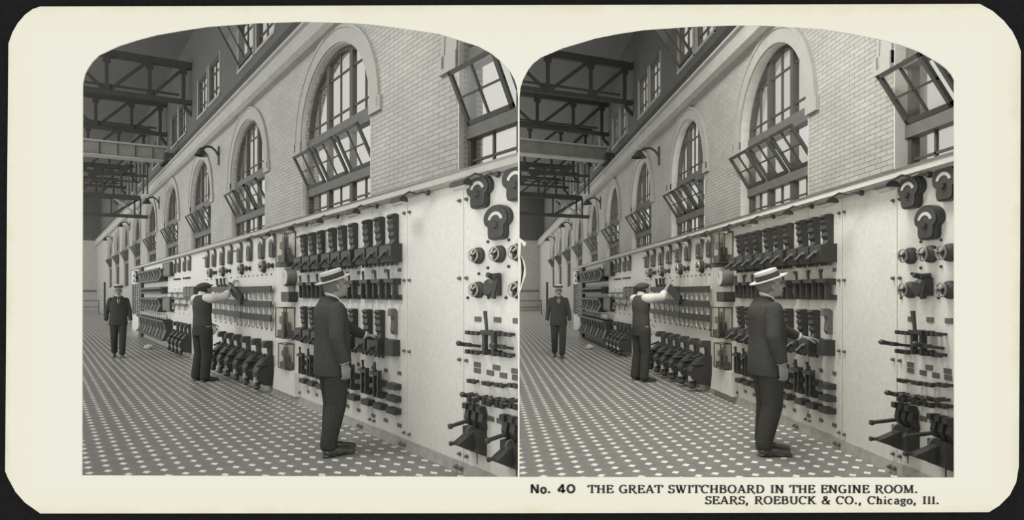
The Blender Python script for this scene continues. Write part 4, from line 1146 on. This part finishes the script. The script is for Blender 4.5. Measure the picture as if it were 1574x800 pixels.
# ---- workman in waistcoat, arm raised to the board (faces +x)
def man_reaching():
    t = empty('person'); hc = Vector((.06, 0, 1.53)); HR_ = rotm('Y', -14)
    shR, elR, wrR = (.04, -.19, 1.38), (.25, -.22, 1.40), (.46, -.13, 1.60)
    shL, elL, wrL = (.0, .19, 1.37), (.14, .24, 1.13), (.24, .12, .93)
    def b(bm):
        head(bm, hc, HR_); capsule(bm, (-.01, 0, 1.36), (.04, 0, 1.48), .058, .054)
        loft(bm, [((0, 0, .86), .1, .14), ((0, 0, .98), .11, .15), ((0, 0, 1.12), .1, .135), ((0, 0, 1.28), .115, .165), ((-.01, 0, 1.38), .085, .16), ((-.01, 0, 1.42), .05, .08)])
        limb(bm, [shR, elR, wrR], [.048, .038, .026]); limb(bm, [shL, elL, wrL], [.048, .038, .026])
        hand(bm, wrR, (.45, .1, .75), (1, .3, 0), (0, 1, .2), .7); hand(bm, wrL, (.5, -.1, -.8), (0, -1, 0), (1, 0, .3), .6)
        for s in (-1, 1): limb(bm, [(0, s * .09, .9), (.01, s * .1, .5), (-.03 + .0 * s, s * .12, .09)], [.085, .055, .04])
    solid('body', b, .0058, skin, t, 1)
    def v(bm):
        loft(bm, [((.0, 0, .88), .125, .172), ((.0, 0, 1.0), .128, .168), ((.0, 0, 1.12), .125, .158), ((.0, 0, 1.25), .135, .178), ((-.0, 0, 1.34), .125, .178), ((-.01, 0, 1.4), .09, .15), ((-.01, 0, 1.435), .06, .075)])
    solid('waistcoat', v, .009, vestm, t, 3)
    def sl(bm):
        limb(bm, [(.0, -.13, 1.38), shR, elR, (.32, -.19, 1.465)], [.08, .082, .07, .056]); limb(bm, [(-.0, .13, 1.37), shL, elL, (.22, .15, .97)], [.078, .074, .06, .042])
        capsule(bm, (-.01, 0, 1.41), (.0, 0, 1.455), .066, .062)
    solid('shirt', sl, .008, shirt, t, 2, 'white shirt with loose sleeves')
    def tr(bm):
        loft(bm, [((0, 0, .76), .13, .17), ((0, 0, .9), .132, .172), ((0, 0, .98), .12, .162)])
        for s in (-1, 1):
            limb(bm, [(0, s * .088, .84), (.02, s * .1, .47), (-.03, s * .12, .12)], [.108, .085, .075]); capsule(bm, (-.03, s * .12, .12), (-.03, s * .12, .085), .075, .078)
    solid('trousers', tr, .009, trous, t, 3)
    for s in (-1, 1): solid('shoe', lambda bm: shoe(bm, (.0, s * .12, .0), 10 * s), .005, shoem, t, 1)
    def cap(bm):
        ball(bm, hc + HR_ @ Vector((-.025, 0, .058)), (.118, .105, .062), HR_ @ rotm('Y', 6)); ball(bm, hc + HR_ @ Vector((.085, 0, .055)), (.055, .07, .014), HR_ @ rotm('Y', 14)); ball(bm, hc + HR_ @ Vector((-.03, 0, .03)), (.092, .082, .055), HR_)
    solid('cap', cap, .006, capm, t, 1)
    def hr(bm): ball(bm, hc + HR_ @ Vector((-.03, 0, .01)), (.085, .08, .07), HR_)
    solid('hair', hr, .006, hairdk, t, 1); eyes(t, hc, HR_)
    return t
# ---- man walking towards the camera (faces +x in his own frame)
def man_walking():
    t = empty('person'); hc = Vector((.03, 0, 1.56)); HR_ = rotm('Y', 6)
    def b(bm):
        head(bm, hc, HR_); capsule(bm, (-.02, 0, 1.38), (.01, 0, 1.5), .058, .054)
        loft(bm, [((0, 0, .86), .1, .15), ((0, 0, .98), .12, .16), ((-.01, 0, 1.12), .11, .14), ((-.01, 0, 1.28), .11, .15), ((-.02, 0, 1.37), .085, .13), ((-.02, 0, 1.42), .05, .07)])
        limb(bm, [(-.01, -.165, 1.35), (-.06, -.25, 1.12), (-.03, -.27, .87)], [.044, .036, .026]); limb(bm, [(-.01, .165, 1.35), (-.01, .25, 1.12), (.05, .27, .87)], [.044, .036, .026])
        hand(bm, (-.03, -.27, .87), (.1, 0, -1), (0, 1, 0), (1, 0, 0), .4); hand(bm, (.05, .27, .87), (.15, 0, -1), (0, -1, 0), (1, 0, 0), .4)
        limb(bm, [(0, -.09, .9), (-.0, -.085, .5), (-.14, -.08, .12)], [.085, .055, .04]); limb(bm, [(0, .09, .9), (.12, .085, .5), (.14, .075, .09)], [.085, .055, .04])
    solid('body', b, .0058, skin, t, 1)
    def j(bm):
        loft(bm, [((.0, 0, .76), .14, .205), ((.0, 0, .9), .142, .2), ((.0, 0, 1.06), .132, .182), ((-.005, 0, 1.22), .14, .195), ((-.015, 0, 1.32), .132, .19), ((-.025, 0, 1.385), .105, .16), ((-.03, 0, 1.44), .07, .10), ((-.03, 0, 1.465), .06, .07)])
        limb(bm, [(-.01, -.17, 1.35), (-.05, -.238, 1.12), (-.035, -.262, .9)], [.066, .054, .046]); limb(bm, [(-.01, .17, 1.35), (-.01, .238, 1.12), (.045, .262, .9)], [.066, .054, .046])
    solid('jacket', j, .009, suit, t, 3)
    def vf(bm): ball(bm, (.108, 0, 1.37), (.042, .04, .1), rotm('Y', -18))
    solid('shirt_front', vf, .005, shirt, t, 1)
    MB().bar((.14, 0, 1.44), (.157, 0, 1.29), .03, .012, up=(1, 0, 0)).build('necktie', ribbon, t)
    m = MB()
    for s in (-1, 1): m.prism([(s * .02, 1.44), (s * .07, 1.43), (s * .085, 1.33), (s * .0, 1.16)][::s], 'x', .118, .139)
    m.build('lapel', suit, t)
    def tr(bm):
        loft(bm, [((0, 0, .76), .125, .17), ((0, 0, .9), .13, .17), ((0, 0, 1.0), .12, .16)])
        limb(bm, [(0, -.088, .84), (-.0, -.09, .5), (-.13, -.085, .16)], [.105, .082, .07]); limb(bm, [(0, .088, .84), (.12, .09, .5), (.135, .08, .13)], [.105, .082, .07])
    solid('trousers', tr, .009, trous, t, 3)
    solid('shoe', lambda bm: shoe(bm, (-.14, -.085, .0), -8), .005, shoem, t, 1); solid('shoe', lambda bm: shoe(bm, (.15, .075, .0), 6), .005, shoem, t, 1)
    def col(bm): capsule(bm, (-.015, 0, 1.445), (-.0, 0, 1.485), .066, .062)
    solid('collar', col, .005, shirt, t, 1)
    def hr(bm): ball(bm, hc + HR_ @ Vector((-.028, 0, .022)), (.09, .081, .08), HR_)
    solid('hair', hr, .006, hairdk, t, 1); eyes(t, hc, HR_); boater(t, hc + HR_ @ Vector((-.005, 0, .075)), rotm('Y', 4))
    return t
MEN = [(man_profile(), 511, 697, -6, 'person in dark suit and boater in profile, hand at the breakers', 1.0),
       (man_reaching(), 311, 586, 22, 'person in cap and waistcoat with white sleeves, arm raised to board', 1.03),
       (man_walking(), 182, 550, -94, 'person in dark suit and straw boater walking down the tiled aisle', 1.0)]
for proto, u, v, rz, lab, sc in MEN:
    for H in HALLS:
        z0 = F0 * 1.5 / (v - YH); X = (u - VPU) * z0 / L0; Y = (z0 - X * S0) / C0
        if proto.name not in KIDS: freeze(proto)
        if proto.name in USED: o = copy_tree(proto)
        else: USED.add(proto.name); o = proto
        o.location = H.map(X, Y, 0); o.rotation_euler = (0, 0, H.th + math.radians(rz)); k = .9 if H.side == 'left' and u < 200 else (1.07 if u > 500 else 1)
        o.scale = (sc * k, sc * k, sc)
        tag(o, lab + ', %s picture' % H.side, 'person'); HALL_OBJS[H.side].append(o)
# white rag hanging at the workman's hip
bm = bmesh.new()
for k in range(7):
    a = k / 6
    ball(bm, (.0 + .05 * math.sin(5 * a), .01 * math.cos(9 * a), -.2 * a), (.035, .022, .04), None, 12)
me = bpy.data.meshes.new('rag'); bm.to_mesh(me); bm.free(); me.materials.append(ragm)
for p in me.polygons: p.use_smooth = True
for H in HALLS:
    o = bpy.data.objects.new('rag', me); COL.objects.link(o)
    z0 = F0 * 1.5 / (586 - YH) + .05; X = (325 - VPU) * z0 / L0; Y = (z0 - X * S0) / C0
    o.location = H.map(X, Y, .93); o.rotation_euler = (0, 0, H.th)
    tag(o, 'crumpled white rag hanging beside the hip of the workman, %s picture' % H.side, 'rag'); reg(o, H)
#PEOPLE_END

# ------------------------------------------------------------------ trim each hall at the added partition between the pictures and behind the card
bpy.context.view_layer.update()
def trim(o, n, keep_pt):
    """cut everything of mesh object o on the positive side of the plane (point keep_pt, normal n)"""
    M = o.matrix_world; cs = [M @ Vector(c) for c in o.bound_box]; d = [(c - keep_pt).dot(n) for c in cs]
    if max(d) <= 0: return
    me = o.data.copy() if o.data.users > 1 else o.data; o.data = me
    bm = bmesh.new(); bm.from_mesh(me); bm.transform(M)
    g = bm.verts[:] + bm.edges[:] + bm.faces[:]
    r = bmesh.ops.bisect_plane(bm, geom=g, plane_co=keep_pt, plane_no=n, clear_outer=True, clear_inner=False)
    ed = [e for e in r['geom_cut'] if isinstance(e, bmesh.types.BMEdge)]
    if ed and bm.faces:
        try: bmesh.ops.holes_fill(bm, edges=ed)
        except Exception: pass
    bm.transform(M.inverted()); bm.to_mesh(me); bm.free()
def walk(o):
    yield o
    for c in o.children: yield from walk(c)
CAMP = Vector((0, 0, EYE))
def side_normal(px, s): return Vector((FPX * s, -(px - 787) * s, 0)).normalized()
dead = []
for side, px, s in (('left', 796.4, 1), ('right', 798.2, -1)):
    n = side_normal(px, s); front = Vector((0, -1, 0)); fp = Vector((0, ZC + .1, 0))
    for root in HALL_OBJS[side]:
        for o in walk(root):
            if o.type == 'MESH':
                trim(o, n, CAMP); trim(o, front, fp)
                if not o.data.polygons: dead.append(o)
for nm in [o.name for o in dead]:
    o = bpy.data.objects.get(nm)
    if o is None: continue
    for c in list(walk(o))[::-1]: bpy.data.objects.remove(c)
for side in HALL_OBJS:
    for o in HALL_OBJS[side]:
        try:
            if o.type == 'EMPTY' and not o.children: bpy.data.objects.remove(o)
        except ReferenceError: pass
